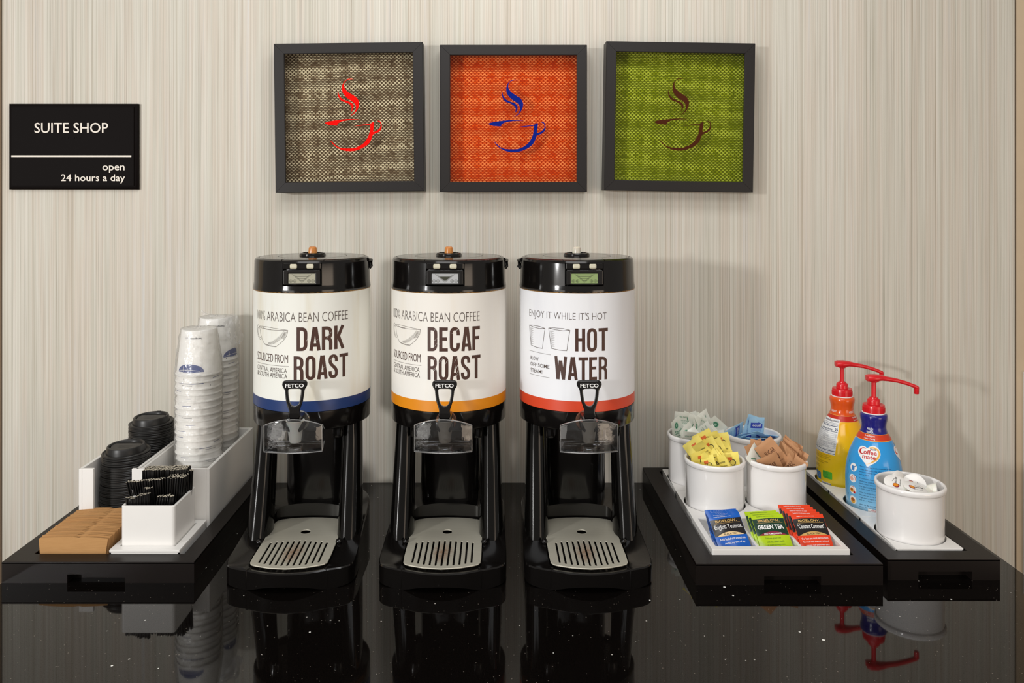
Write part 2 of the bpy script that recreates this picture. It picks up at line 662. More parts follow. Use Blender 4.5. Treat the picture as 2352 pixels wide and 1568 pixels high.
BL = {  # condensed poster letters: centre lines in a box 0.44 wide, 1 high
    'D': [[(.07, 0), (.07, 1)], [(0, .93), (.16, .93), (.27, .92), (.34, .86), (.37, .76), (.37, .5), (.37, .24), (.34, .14), (.27, .08), (.16, .07), (0, .07)]],
    'A': [[(.055, 0), (.195, 1)], [(.385, 0), (.245, 1)], [(.10, .24), (.34, .24)]],
    'R': [[(.07, 0), (.07, 1)], [(0, .93), (.18, .93), (.28, .91), (.35, .85), (.37, .74), (.36, .62), (.31, .54), (.22, .51), (.10, .51)], [(.20, .52), (.30, .48), (.35, .41), (.37, .32), (.37, 0)]],
    'K': [[(.07, 0), (.07, 1)], [(.39, 1), (.12, .42)], [(.17, .58), (.40, 0)]],
    'O': [[(.07, .5), (.07, .76), (.09, .86), (.14, .92), (.22, .94), (.30, .92), (.35, .86), (.37, .76), (.37, .24), (.35, .14), (.30, .08), (.22, .06), (.14, .08), (.09, .14), (.07, .24), (.07, .5)]],
    'S': [[(.37, .70), (.37, .78), (.35, .87), (.30, .92), (.22, .94), (.14, .92), (.09, .87), (.07, .78), (.08, .68), (.13, .59), (.22, .50), (.31, .41), (.36, .32), (.37, .22), (.35, .13), (.30, .08), (.22, .06), (.14, .08), (.09, .13), (.07, .22), (.07, .30)]],
    'T': [[(-.01, .93), (.45, .93)], [(.22, 0), (.22, .99)]],
    'E': [[(.07, 0), (.07, 1)], [(0, .93), (.38, .93)], [(.1, .52), (.34, .52)], [(0, .07), (.38, .07)]],
    'F': [[(.07, 0), (.07, 1)], [(0, .93), (.38, .93)], [(.1, .52), (.34, .52)]],
    'C': [[(.37, .66), (.37, .76), (.35, .86), (.30, .92), (.22, .94), (.14, .92), (.09, .86), (.07, .76), (.07, .24), (.09, .14), (.14, .08), (.22, .06), (.30, .08), (.35, .14), (.37, .24), (.37, .34)]],
    'H': [[(.07, 0), (.07, 1)], [(.37, 0), (.37, 1)], [(.1, .51), (.34, .51)]],
    'W': [[(.04, 1), (.14, 0)], [(.26, .82), (.15, 0)], [(.28, .82), (.41, 0)], [(.52, 1), (.42, 0)]],
}


def poster(b, word, x0, x1, z0, z1, fn, m):
    adv = {'W': .64, 'E': .47, 'F': .45, 'T': .50, 'A': .50}
    ws = [adv.get(c, .53) for c in word]
    k = (x1 - x0) / (sum(ws) - .09)
    h = z1 - z0
    x = x0
    for c, a in zip(word, ws):
        for li in BL[c]:
            pts = smooth_poly([(x + p[0] * k, z0 + p[1] * h) for p in li], 3, False) if len(li) > 4 else [(x + p[0] * k, z0 + p[1] * h) for p in li]
            b.stroke(pts, .145 * h * (k / h if k < h else 1), fn, m, sub=.003)
        x += a * k


_tc = {}


def text_mesh(body, bold=0.0, slant=0):
    key = (body, bold, slant)
    if key not in _tc:
        cu = bpy.data.curves.new('t', 'FONT')
        cu.body = body
        cu.size = 1
        cu.offset = bold
        cu.shear = slant
        cu.resolution_u = 3
        ob = bpy.data.objects.new('t', cu)
        _tc[key] = bpy.data.meshes.new_from_object(ob)
        bpy.data.objects.remove(ob)
        bpy.data.curves.remove(cu)
    return _tc[key].copy()


def fill_mesh(outer, holes=(), t=0.0, bev=0.0):
    cu = bpy.data.curves.new('s', 'CURVE')
    cu.dimensions = '2D'
    cu.fill_mode = 'BOTH'
    if t:
        cu.extrude = t / 2 - bev
        cu.bevel_depth = bev
        cu.bevel_resolution = 2
        cu.offset = -bev
    for poly in [outer] + list(holes):
        sp = cu.splines.new('POLY')
        sp.points.add(len(poly) - 1)
        for p, q in zip(sp.points, poly):
            p.co = (q[0], q[1], 0, 1)
        sp.use_cyclic_u = True
    ob = bpy.data.objects.new('s', cu)
    me = bpy.data.meshes.new_from_object(ob)
    bpy.data.objects.remove(ob)
    bpy.data.curves.remove(cu)
    return me


def rrect(x0, y0, x1, y1, r, n=5):
    out = []
    for cx, cy, a in ((x1 - r, y1 - r, 0), (x0 + r, y1 - r, 90), (x0 + r, y0 + r, 180), (x1 - r, y0 + r, 270)):
        for i in range(n + 1):
            t = math.radians(a + 90 * i / n)
            out.append((cx + r * math.cos(t), cy + r * math.sin(t)))
    return out


def circ(x, y, r, n=32):
    return [(x + r * math.cos(2 * PI * i / n), y + r * math.sin(2 * PI * i / n)) for i in range(n)]


def smooth_poly(P, k=4, closed=True):
    out = []
    n = len(P)
    for i in range(n if closed else n - 1):
        g = lambda q: P[q % n] if closed else P[max(0, min(n - 1, q))]
        p0, p1, p2, p3 = g(i - 1), g(i), g(i + 1), g(i + 2)
        for j in range(k):
            t = j / k
            out.append(tuple(0.5 * (2 * p1[d] + (p2[d] - p0[d]) * t + (2 * p0[d] - 5 * p1[d] + 4 * p2[d] - p3[d]) * t * t + (3 * p1[d] - p0[d] - 3 * p2[d] + p3[d]) * t ** 3) for d in range(len(p1))))
    if not closed:
        out.append(tuple(P[-1]))
    return out


def front(y0, cx=0, cz=0):
    return lambda x, y: (cx + x, y0, cz + y)


def cyl(Rr, off=0.0002, th=0.0):
    return lambda x, y: ((Rr + off) * math.sin(x / Rr + th), -(Rr + off) * math.cos(x / Rr + th), y)


# ------------------------------------------------------------------ the setting
def struct(name, mb, mats):
    return tag(mb.build(name, mats), kind='structure')


b = MB()
b.box(-1.142, 1.2105, 0, 0.12, -0.9, 1.75)
struct('wall_back', b, 'wallpaper')
b = MB()
b.box(-1.1475, -1.1425, 0.004, 0.10, -0.9, 1.75)
struct('trim_1', b, 'dark_gap')
b = MB()
b.box(1.211, 1.2145, 0.004, 0.10, -0.9, 1.75)
struct('trim_2', b, 'dark_gap')
b = MB()
b.box(-2.4, -1.148, 0, 0.12, -0.9, 1.75)
struct('wall_left', b, 'paint')
b = MB()
b.box(1.215, 2.6, 0, 0.12, -0.9, 1.75)
struct('wall_right', b, 'paint')
b = MB()
b.box(1.2295, 1.36, -0.014, -0.0005, -0.9, 0.258, bev=0.002)
struct('trim_3', b, 'pale_paint')
b = MB()
b.box(-4, 4, -4.5, 0.12, -0.95, -0.9)
struct('floor', b, 'floor')

ct = MB()
ct.box(-0.845, 0.931, -0.82, -0.0005, -0.03, 0.0, bev=0.0015)
tag(ct.build('countertop', 'granite'), 'glossy black speckled stone countertop running along the striped wall', 'countertop')
ca = thing('base_cabinet', 'dark wooden base cabinet carrying the black stone countertop', 'cabinet', (0, -0.40, -0.9))
b = MB()
b.box(-0.83, 0.915, -0.37, 0.395, 0.0, 0.8695)
b.build('body', 'cabinet', ca)
for i in range(4):
    x0 = -0.825 + i * 0.435
    b = MB()
    b.box(x0 + 0.004, x0 + 0.431, -0.39, -0.3705, 0.10, 0.86, bev=0.002)
    d = b.build('door', 'cabinet', ca)
    b = MB()
    hx = x0 + (0.39 if i % 2 == 0 else 0.045)
    b.tube([(hx, -0.391, 0.70), (hx, -0.415, 0.70), (hx, -0.415, 0.82), (hx, -0.391, 0.82)], 0.005, 8)
    b.build('handle', 'chrome', d)


# ------------------------------------------------------------------ wall sign
sg = thing('wall_sign', 'black wall sign reading SUITE SHOP, open 24 hours a day', 'sign', (-0.972, -0.001, 0.7795))
W_, H_ = 0.1495, 0.0990
b = MB()
lp = []
for ins, y in ((0, 0), (0, -0.006), (0.003, -0.009), (0.0075, -0.0095), (0.0085, -0.0115)):
    lp.append([(-W_ + ins, y, -H_ + ins), (W_ - ins, y, -H_ + ins), (W_ - ins, y, H_ - ins), (-W_ + ins, y, H_ - ins)])
b.loft(lp, 0, False)
fn = front(-0.0118)
b.text('SUITE SHOP', -0.088, 0.031, 0.170, 0.0235, fn, 1, bold=0.006)
b.rect(-0.1415, -0.0245, 0.1355, -0.0205, fn, 1)
b.text('open', 0.069, -0.0605, 0.051, 0.0165, fn, 1, bold=0.006)
b.text('24 hours a day', -0.0265, -0.0855, 0.1475, 0.0215, fn, 1, bold=0.006)
for q, dx in enumerate((0, 1, 2.4, 3, 5, 6, 8.5, 9.5, 11, 12, 13.5)):
    b.sphere((-0.026 + dx * 0.0032, -0.0117, 0.0175 + (q % 3) * 0.002), 0.0008, 0, seg=8)
b.build('sign_panel', ['sign_black', 'sign_white'], sg, fixn=True)

# ------------------------------------------------------------------ shadow box pictures
CUPS = [
    [(800, 212), (720, 205), (660, 240), (622, 290), (608, 360), (620, 430), (650, 480), (700, 530), (770, 575), (810, 610), (830, 650), (835, 700), (815, 745), (780, 785), (735, 818), (790, 790), (840, 740), (875, 680), (888, 610), (875, 560), (840, 510), (780, 470), (720, 430), (670, 385), (642, 330), (645, 280), (680, 235), (735, 216)],
    [(545, 400), (535, 440), (545, 490), (570, 540), (610, 572), (670, 595), (720, 620), (755, 655), (765, 700), (757, 750), (785, 710), (797, 665), (785, 625), (745, 592), (690, 570), (630, 545), (590, 515), (560, 470), (548, 430)],
    [(318, 930), (380, 905), (480, 888), (600, 875), (740, 868), (905, 880), (760, 882), (640, 895), (580, 912), (530, 945), (520, 972), (460, 970), (380, 962)],
]
BODY = [(800, 987), (930, 965), (1060, 950), (1100, 925), (1130, 925), (1122, 1000), (1113, 1080), (1150, 1075), (1200, 1045), (1235, 1000), (1236, 950), (1215, 918), (1180, 908), (1218, 900), (1248, 940), (1255, 1000), (1240, 1050), (1190, 1095), (1115, 1125), (1095, 1170), (1060, 1250), (1000, 1310), (920, 1355), (820, 1390), (720, 1398), (620, 1385), (520, 1340), (450, 1280), (400, 1210), (455, 1262), (520, 1320), (600, 1345), (700, 1352), (800, 1345), (900, 1305), (970, 1250), (1030, 1160), (1055, 1080), (1065, 990), (1058, 966), (930, 978)]


def picture(px, z, rot, half, pat, ink, label):
    t = thing('shadow_box_picture', label, 'picture', (px, 0, z), (0, rot, 0), 'framed coffee cup pictures on the wall')
    h = half
    wv = 0.0232
    dp = 0.045
    b = MB()
    for k in range(4):
        ang = k * PI / 2
        ca_, sa = math.cos(ang), math.sin(ang)
        rt = lambda x, zz: (x * ca_ - zz * sa, x * sa + zz * ca_)
        sect = [(h, -0.0015), (h, -dp + 0.001), (h - 0.001, -dp), (h - wv + 0.001, -dp), (h - wv, -dp + 0.001), (h - wv, -dp + 0.006), (h - 0.010, -dp + 0.006), (h - 0.010, -0.0015)]
        l0, l1 = [], []
        for (xx, yy) in sect:
            g = xx - 0.00025
            a = rt(xx, -g)
            c = rt(xx, g)
            l0.append((a[0], yy, a[1]))
            l1.append((c[0], yy, c[1]))
        b.loft([l0, l1], 0, False)
    fr = b.build('frame', 'frame_black', t, fixn=True)
    b = MB()
    hi = h - 0.0105
    b.box(-hi, hi, -0.009, -0.004, -hi, hi, 0)
    for x0, x1, z0, z1 in ((-hi, -hi + 0.001, -hi, hi), (hi - 0.001, hi, -hi, hi), (-hi, hi, -hi, -hi + 0.001), (-hi, hi, hi - 0.001, hi)):
        b.box(x0, x1, -dp + 0.008, -0.0091, z0, z1, 1)
    b.build('patterned_backing', [pat, M['frame_side']], t)
    b = MB()
    b.box(-hi, hi, -dp + 0.0062, -dp + 0.0077, -hi, hi)
    b.build('glass', 'glass', t)
    b = MB()
    f2 = front(-dp + 0.0059)
    cv = lambda P: [((700 + p[0] / 7.127 - 802) * 0.000985, -(150 + p[1] / 7.127 - 268.5) * 0.000985) for p in P]
    for P in CUPS:
        b.shape(smooth_poly(cv(P), 3), f2)
    b.shape(smooth_poly(cv(BODY), 2), f2)
    b.build('cup_print', ink, t)
    return t


pr = M['band_red']
picture(-0.3280, 0.8432, math.radians(-0.7), 0.1690, mesh_pattern('taupe_oval_pattern', srgb(92, 72, 52), srgb(142, 122, 96), srgb(220, 204, 172)), mat('bright_red_print', srgb(232, 8, 2), 0.8, spec=0.1), 'black shadow box with a taupe oval pattern and a red steaming cup')
picture(0.0448, 0.8410, 0, 0.1668, mesh_pattern('orange_oval_pattern', srgb(196, 52, 0), srgb(226, 82, 12), srgb(252, 142, 76)), mat('royal_blue_print', srgb(8, 30, 124), 0.8, spec=0.1), 'black shadow box with an orange oval pattern and a blue steaming cup')
picture(0.4220, 0.8445, math.radians(0.9), 0.1690, mesh_pattern('green_oval_pattern', srgb(98, 106, 0), srgb(134, 144, 4), srgb(182, 190, 60)), mat('chocolate_print', srgb(70, 32, 14), 0.8, spec=0.1), 'black shadow box with a green oval pattern and a brown steaming cup')


# ------------------------------------------------------------------ coffee dispensers
RB = 0.1175


def lid_mesh():
    """black lid: a turned shape with a sunk control panel at its front"""
    b = MB()
    prof = [(0.1178, 0.4780), (0.1182, 0.4800), (0.1176, 0.4840), (0.1166, 0.4905), (0.1165, 0.4925), (0.1154, 0.5330), (0.1152, 0.5345), (0.1140, 0.5380), (0.1110, 0.5400), (0.1075, 0.5405), (0.1070, 0.5390), (0.1062, 0.5390), (0.1056, 0.5405), (0.0700, 0.5415), (0.0695, 0.5400), (0.0687, 0.5400), (0.0682, 0.5415), (0.0270, 0.5420), (0.0265, 0.5455), (0.0245, 0.5475), (0.0215, 0.5480), (0.0200, 0.5455), (0.0120, 0.5450), (0.0001, 0.5450)]
    tr = 0.33
    th = [-tr, -tr + 0.02, -0.22, -0.11, 0, 0.11, 0.22, tr - 0.02, tr]
    n = 60
    th += [tr + (2 * PI - 2 * tr) * i / n for i in range(1, n)]
    N = len(th)
    vs, fs = [], []
    for j, (r, z) in enumerate(prof):
        for i, a in enumerate(th):
            rr = r
            if 4 <= j <= 5 and 1 <= i <= 7:
                rr = r - 0.009
            vs.append((rr * math.sin(a), -rr * math.cos(a), z))
    for j in range(len(prof) - 1):
        for i in range(N):
            i2 = (i + 1) % N
            fs.append([j * N + i, j * N + i2, (j + 1) * N + i2, (j + 1) * N + i])
    b.add(vs, fs, 0, True)
    # radial slits on the top
    return b


def base_part():
    b = MB()
    OU = [(0, -.2315), (.035, -.2275), (.0675, -.2155), (.0985, -.2025), (.1095, -.1805), (.110, -.1225), (.1085, -.060), (.108, .0), (.104, .045), (.085, .085), (.045, .108), (0, .113)]
    IN = [(0, -.2240), (.035, -.2190), (.061, -.2080), (.0675, -.1995), (.0695, -.1745), (.0695, -.1175), (.0695, -.0525), (.0690, -.0245), (.060, -.0085), (.040, -.0025), (.020, .0005), (0, .0015)]
    zt = [.0335, .0335, .0335, .0335, .034, .040, .048, .055, .060, .062, .063, .063]
    zi = [.0335, .0335, .0335, .0345, .036, .0375, .040, .050, .060, .063, .064, .064]
    zb = [.0115, .0085, .0, .002, .003, 0, 0, 0, 0, 0, 0, 0]

    def ring(P, Z, ins=0.0, dz=0.0):
        K = []
        for i in range(12):
            K.append((P[i][0], P[i][1], Z[i] + dz))
        K += [(-K[i][0], K[i][1], K[i][2]) for i in range(10, 0, -1)]
        if ins:
            cx, cy = 0, -0.04
            K = [(x - (x - cx) / (math.hypot(x - cx, y - cy)) * ins, y - (y - cy) / (math.hypot(x - cx, y - cy)) * ins, z) for x, y, z in K]
        return smooth_poly(K, 5)
    flat0 = [0.0] * 12
    bot = ring(OU, zb)
    bot = [(x, y, max(0, z)) for x, y, z in bot]
    rise = lambda a: [q + a for q in zt]
    mid = [(OU[i][0] * 0.5 + IN[i][0] * 0.5, OU[i][1] * 0.5 + IN[i][1] * 0.5) for i in range(12)]
    zm = [(zt[i] + zi[i]) / 2 + (-.0035 if 4 <= i <= 7 else 0.0) for i in range(12)]
    loops = [bot, ring(OU, [z_ - .002 for z_ in zt]), ring(OU, zt, 0.0018), ring(mid, zm), ring(IN, zi), ring(IN, [min(q, .034) - .006 for q in zi], -0.0)]
    b.loft(loops, 0, True, True, True)
    # seams of the front strip: thin grooves drawn as raised ribs
    for s_ in (-1, 1):
        b.tube([(s_ * .0675, -.2158, .002), (s_ * .0675, -.2158, .0325), (s_ * .0655, -.2135, .0345), (s_ * .0625, -.208, .0345)], 0.0006, 6)
    return b


def column_loop(cx, cy, hx, hy, z, n=28, p=2.6):
    out = []
    for i in range(n):
        a = 2 * PI * i / n
        c, s_ = math.cos(a), math.sin(a)
        out.append((cx + hx * math.copysign(abs(c) ** (2 / p), c), cy + hy * math.copysign(abs(s_) ** (2 / p), s_), z))
    return out


def dispenser(x, rotb, rotz, label, kind):
    t = thing('coffee_dispenser', label, 'drink dispenser', (x, -0.2995, 0.0), (0, 0, rotb), 'black insulated dispensers in a row on the countertop')
    base_part().build('base', 'gloss_black', t, sharp=35, fixn=True)
    # uprights
    b = MB()
    for s_ in (-1, 1):
        col = MB()
        lps = []
        for k in range(9):
            u = k / 8
            z = 0.2365 - (0.2365 - 0.036) * u
            e = u ** 1.25
            lps.append(column_loop(s_ * (0.0810 + 0.0025 * u), -0.022 - 0.045 * e, 0.0185 + 0.0040 * u, 0.030 + 0.010 * e, z, p=2.3))
        col.loft(lps, 0, True)
        col.build('upright', 'upright_black', t, sharp=60, fixn=True)
    b = MB()
    lps = [column_loop(0.001, 0.049, 0.0600, 0.037, z, 40, 3.0) for z in (0.052, 0.12, 0.18, 0.252)]
    b.loft(lps, 0, True)
    b.build('rear_column', 'gloss_black', t, sharp=60, fixn=True)
    MB.XF = Matrix.Translation((0, 0, .0346)) @ Matrix.Rotation(rotz - rotb, 4, 'Z') @ Matrix.Scale(.9473, 4)
    b = MB()
    b.lathe([(0.004, 0.2225), (0.112, 0.2225), (0.1140, 0.2130), (0.1150, 0.2126), (0.1163, 0.2134), (0.1170, 0.2150), (0.1172, 0.2485), (0.10, 0.2485)], 72)
    for s_ in (-1, 1):
        b.loft([column_loop(s_ * .0615, -.060, .0115, .0105, z, 16, 2.5) for z in (.2215, .190)] + [column_loop(s_ * .0615, -.060, .0095, .0085, .1865, 16, 2.5)], 0, True)
    b.build('lower_collar', 'gloss_black', t, fixn=True)
    # label sleeve
    lab = {'dark': M['label_aged'], 'decaf': M['label_cream'], 'hot': M['label_clean']}[kind]
    band = {'dark': M['band_blue'], 'decaf': M['band_orange'], 'hot': M['band_red']}[kind]
    b = MB()
    b.lathe([(0.1168, 0.2492), (RB, 0.2496), (RB, 0.2705), (RB, 0.4765), (0.1178, 0.4772), (0.1178, 0.4785)], 96, mats=[1, 1, 0, 4, 4])
    f = cyl(RB, .0002, -rotz)
    T = lambda s_, x0, x1, z0, z1, m=2, bo=0.0: b.text(s_, x0, z0, x1 - x0, z1 - z0, f, m, bo, 0.004)
    if kind in ('dark', 'decaf'):
        o = 0 if kind == 'dark' else -0.0285
        T('100% ARABICA BEAN COFFEE', -.1077 + o, .0975 + o, .4225, .4405, 3, -0.012)
        if kind == 'dark':
            poster(b, 'DARK', -.0045, .0880, .3670, .4122, f, 2)
            poster(b, 'ROAST', -.0102, .0962, .3115, .3570, f, 2)
        else:
            poster(b, 'DECAF', -.0350, .0685, .3660, .4122, f, 2)
            poster(b, 'ROAST', -.0350, .0690, .3112, .3568, f, 2)
        T('SOURCED FROM', -.1054 + o, -.0215 + o, .3432, .3590, 2, 0.0)
        b.stroke([(-.1054 + o, .3372), (-.0200 + o, .3372)], 0.0006, f, 3)
        T('CENTRAL AMERICA', -.1054 + o, -.0238 + o, .3242, .3330, 3, 0.0)
        T('& SOUTH AMERICA', -.1054 + o, -.0232 + o, .3135, .3223, 3, 0.0)
        # drawn tea cup
        X = lambda a: -.0985 + o + a * .0765
        Z = lambda a: .3735 + a * .0365
        for pts in ([(0.03, .97), (.3, 1.0), (.65, .96), (1, .90)], [(0.03, .97), (.1, .90), (.5, .86), (1, .90)], [(.18, .93), (.3, .89), (.5, .89)],
                    [(0.03, .97), (.06, .7), (.14, .35), (.24, .10)], [(1, .90), (.97, .62), (.86, .32), (.68, .02)], [(.24, .10), (.45, .03), (.68, .02)], [(.26, .06), (.45, 0), (.67, -.01)],
                    [(.02, .90), (-.05, 1.02), (-.11, .92), (-.10, .65), (-.04, .38), (.06, .26), (.13, .33)], [(.0, .84), (-.05, .88), (-.07, .75), (-.04, .5), (.04, .36), (.1, .42)]):
            b.stroke([(X(a), Z(c)) for a, c in smooth_poly(pts, 4, False)], 0.00065, f, 3)
        for q in range(26):
            u = q / 25
            ax, az = .42 + .50 * u, .12 + .58 * u * u
            b.stroke([(X(ax), Z(az - .05)), (X(ax - .03), Z(az + .07 + .10 * u))], 0.00045, f, 3)
        for q in range(8):
            u = q / 7
            b.stroke([(X(.80 + .10 * u), Z(.42 + .34 * u)), (X(.93 + .05 * u), Z(.50 + .32 * u))], 0.0005, f, 3)
        # wear: scratches through the printed letters
        rr = random.Random(3 if kind == 'dark' else 5)
        for q in range(5 if kind == 'dark' else 24):
            sx_ = rr.uniform(-.03, .02) if kind == 'decaf' else rr.uniform(-.004, .07)
            sz = rr.choice((.317, .33, .345, .372, .385, .40))
            L = rr.uniform(.004, .014)
            b.stroke([(sx_, sz), (sx_ + L, sz + L * rr.uniform(.7, 2.0))], 0.00028, cyl(RB, .00035, -rotz), 0)
    else:
        T("ENJOY IT WHILE IT'S HOT", -.1199, .0475, .4222, .4402, 3, -0.012)
        poster(b, 'HOT', -.0150, .0487, .3662, .4098, f, 2)
        poster(b, 'WATER', -.0544, .0487, .3110, .3552, f, 2)
        b.stroke([(-.1199, .3585), (-.0637, .3565)], 0.0006, f, 3)
        b.stroke([(-.1185, .3128), (-.0660, .3118)], 0.0006, f, 3)
        T('BLOW', -.1155, -.0925, .3412, .3484, 3, 0.004)
        T('OFF SOME', -.1160, -.0665, .3292, .3364, 3, 0.004)
        T('STEAM!', -.1155, -.0830, .3172, .3246, 3, 0.004)
        for x0, x1 in ((-.1199, -.0765), (-.0684, -.0250)):
            wv = x1 - x0
            P = lambda a, c: (x0 + a * wv, .3668 + c * .0425)
            for pts in ([(0, .97), (.3, 1.0), (.7, .99), (1, .93)], [(0, .97), (.3, .92), (.7, .89), (1, .93)], [(0, .97), (.07, .5), (.14, .06)], [(1, .93), (.93, .5), (.86, .0)], [(.14, .06), (.5, .01), (.86, .0)]):
                b.stroke([P(*p) for p in pts], 0.0009, f, 3)
            for q in range(22):
                c = .85 - .034 * q
                b.stroke([P(.07 + .005 * q * .5, c), P(.30 - .05 * (q % 3), c + .01)], 0.0004, f, 3)
    b.build('label_sleeve', [lab, band, M['brown_ink'], M['thin_ink'], M['seam_gold']], t, sharp=50)
    # lid with control panel
    lid = lid_mesh()
    for s_ in (-1, 1):
        lid.box(s_ * .0405 - .0005, s_ * .0405 + .0005, -.1065, -.070, .5402, .5412, 0)
    lo = lid.build('lid', 'gloss_black', t, sharp=30)
    b = MB()
    P = lambda xx, yy, zz: (xx, -.1120 + zz, yy)
    b.plate(rrect(-.0352, .4935, .0352, .5215, .002), [rrect(-.0262, .4955, .0262, .5165, .001)], .006, P, 0, .0012)
    b.box(-.034, .034, -.112, -.106, .494, .521)
    bz = b.build('display_bezel', 'semi_black', lo)
    b = MB()
    b.box(-.0255, .0255, -.1132, -.1118, .4962, .5148)
    f = front(-.1134)
    tri = [(-.019, .5140), (0, .4975), (.019, .5140)]
    b.stroke(tri, .0004, f, 1)
    for u in (0.0, 0.25, .5, .75):
        zz = .5140 - .0145 * u - .0016
        hw = .0152 * (1 - u) + 0.0008
        b.stroke([(-hw, zz), (hw, zz)], .0005, f, 1)
    b.stroke([(-.0152, .5128), (0, .4996), (.0152, .5128)], .0004, f, 1)
    for cx in (-.0212, -.0135, .0135, .0212):
        b.stroke(circ(cx, .5005, .0029, 14), .0005, f, 1, True)
        b.stroke([(cx - .0029, .5005), (cx + .0029, .5005)], .0004, f, 1)
        b.stroke([(cx, .4976), (cx, .5034)], .0004, f, 1)
    if kind == 'decaf':
        b.shape([(-.011, .5085), (.011, .5085), (.0, .5010)], f, 1)
    b.build('display', [M[{'dark': 'lcd_grey', 'decaf': 'lcd_blue', 'hot': 'lcd_green'}[kind]], M['lcd_ink']], lo)
    b = MB()
    b.box(-.0358, .0358, -.1135, -.105, .5232, .5350, 0, .0015)
    bb = b.build('button_bar', 'gloss_black', lo)
    for s_ in (-1, 1):
        b = MB()
        b.box(s_ * .0158 - .0068, s_ * .0158 + .0068, -.1160, -.1130, .5245, .5335, 0, .0022)
        b.build('button', 'button', bb)
    b = MB()
    b.lathe([(.0001, .5600), (.0055, .5600), (.0078, .5585), (.0086, .5550), (.0092, .5460), (.0001, .5460)], 24)
    b.build('float_knob', 'clear_knob' if kind == 'hot' else 'amber', lo, fixn=True)
    b = MB()
    sg_ = -1 if kind == 'hot' else 1
    a = sg_ * 1.62
    b.tube([(.114 * math.sin(a - sg_ * .16), -.114 * math.cos(a - sg_ * .16), .534), (.1185 * math.sin(a), -.1185 * math.cos(a), .532), (.1185 * math.sin(a), -.1185 * math.cos(a), .520), (.115 * math.sin(a), -.115 * math.cos(a), .516)], .0045, 10)
    b.build('handle_pivot', 'gloss_black', lo)
    # tap
    fx = {'dark': -0.003, 'decaf': .0030, 'hot': .0015}[kind]
    tp = MB()
    xf = Matrix.Translation((fx, 0, 0.2345)) @ Matrix.Rotation(PI / 2, 4, 'X')
    tp.lathe([(.0001, .128), (.013, .128), (.014, .126), (.014, .116), (.0001, .116)], 24, m=0, xf=xf)
    xf = Matrix.Translation((fx, 0, 0.2345)) @ Matrix.Rotation(PI / 2, 4, 'X')
    tp.lathe([(.0001, .121), (.0185, .121), (.0195, .1195), (.0195, .1165), (.0001, .1165)], 24, m=1, xf=xf)
    tp.box(fx - .0125, fx + .0125, -.172, -.120, .226, .252, 0, .004)
    tp.box(fx - .0165, fx + .0165, -.170, -.150, .229, .246, 0, .004)
    tap = tp.build('tap', ['semi_black', 'chrome' if kind == 'dark' else 'copper'], t, fixn=True)
    b = MB()
    outer = smooth_poly([(0, .3215), (.016, .3212), (.0215, .3190), (.0232, .3140), (.0215, .3090), (.0185, .3040), (.0172, .2950), (.0155, .2840), (.0120, .2730), (.0100, .2660), (.0105, .2540), (0, .2520),
                         (-.0105, .2540), (-.0100, .2660), (-.0120, .2730), (-.0155, .2840), (-.0172, .2950), (-.0185, .3040), (-.0215, .3090), (-.0232, .3140), (-.0215, .3190), (-.016, .3212)], 3)
    hole = smooth_poly([(0, .3058), (.0095, .3055), (.0118, .3030), (.0112, .2940), (.0092, .2830), (.0055, .2760), (0, .2740), (-.0055, .2760), (-.0092, .2830), (-.0112, .2940), (-.0118, .3030), (-.0095, .3055)], 3)
    tilt = lambda z_: -.168 + max(0, z_ - .262) * 0.10
    b.plate(outer, [hole], .0075, lambda xx, yy, zz: (fx + xx, tilt(yy) + zz, yy), 0, .0018)
    b.text('FETCO', -.0170, .3088, .0340, .0068, lambda xx, yy: (fx + xx, tilt(yy) - .0040, yy), 1, .02)
    b.build('tap_handle', ['gloss_black', 'white_ink'], tap)
    b = MB()
    b.lathe([(.0001, .205), (.0085, .205), (.0105, .2065), (.0128, .222), (.0165, .2435), (.0175, .2465), (.0001, .2465)], 28, c=(fx, -.160))
    b.build('nozzle', 'nozzle' if kind == 'dark' else 'nozzle_dark', tap, fixn=True)
    # clear guard: curved front, floor and two cheeks
    gx = {'dark': -0.001, 'decaf': .0020, 'hot': -.0025}[kind]
    b = MB()
    N = 20
    yf = lambda u: -.190 - .010 * (1 - u * u)
    zt_ = lambda u: .2455 + .0125 * (1 - u * u)
    hw = .0525
    lo_, hi_ = [], []
    for th_ in (0.0, .0022):
        for i in range(N + 1):
            u = -1 + 2 * i / N
            pass
    vs, fs = [], []
    for i in range(N + 1):
        u = -1 + 2 * i / N
        for (zz, yo) in ((.1965, 0), (.2005, -.0015), (zt_(u) - .002, 0), (zt_(u), .001), (zt_(u) - .001, .0025), (.2015, .0025)):
            vs.append((gx + u * hw, yf(u) + yo, zz))
    for i in range(N):
        for k in range(5):
            fs.append([i * 6 + k, (i + 1) * 6 + k, (i + 1) * 6 + k + 1, i * 6 + k + 1])
    b.add(vs, fs, 0, True)
    # floor of the guard with a round opening under the nozzle
    pts = [(gx + (-1 + 2 * i / N) * hw, yf(-1 + 2 * i / N)) for i in range(N + 1)] + [(gx + .046, -.128), (gx - .046, -.128)]
    b.plate(pts, [circ(fx, -.160, .0145, 28)], .0035, lambda xx, yy, zz: (xx, yy, .1985 + zz), 0, .0008)
    for s_ in (-1, 1):
        b.plate([(-.190, .1968), (-.190, .2445), (-.165, .2390), (-.128, .2210), (-.128, .1968)], [], .002, lambda xx, yy, zz, s_=s_: (gx + s_ * (hw - .001 - .006 * (xx + .190) / .062) + zz, xx, yy), 0, .0005)
    edge = [(gx + (-1 + 2 * i / N) * hw, yf(-1 + 2 * i / N), zt_(-1 + 2 * i / N)) for i in range(N + 1)]
    edge = [(gx - hw, yf(-1), .199)] + edge + [(gx + hw, yf(1), .199)]
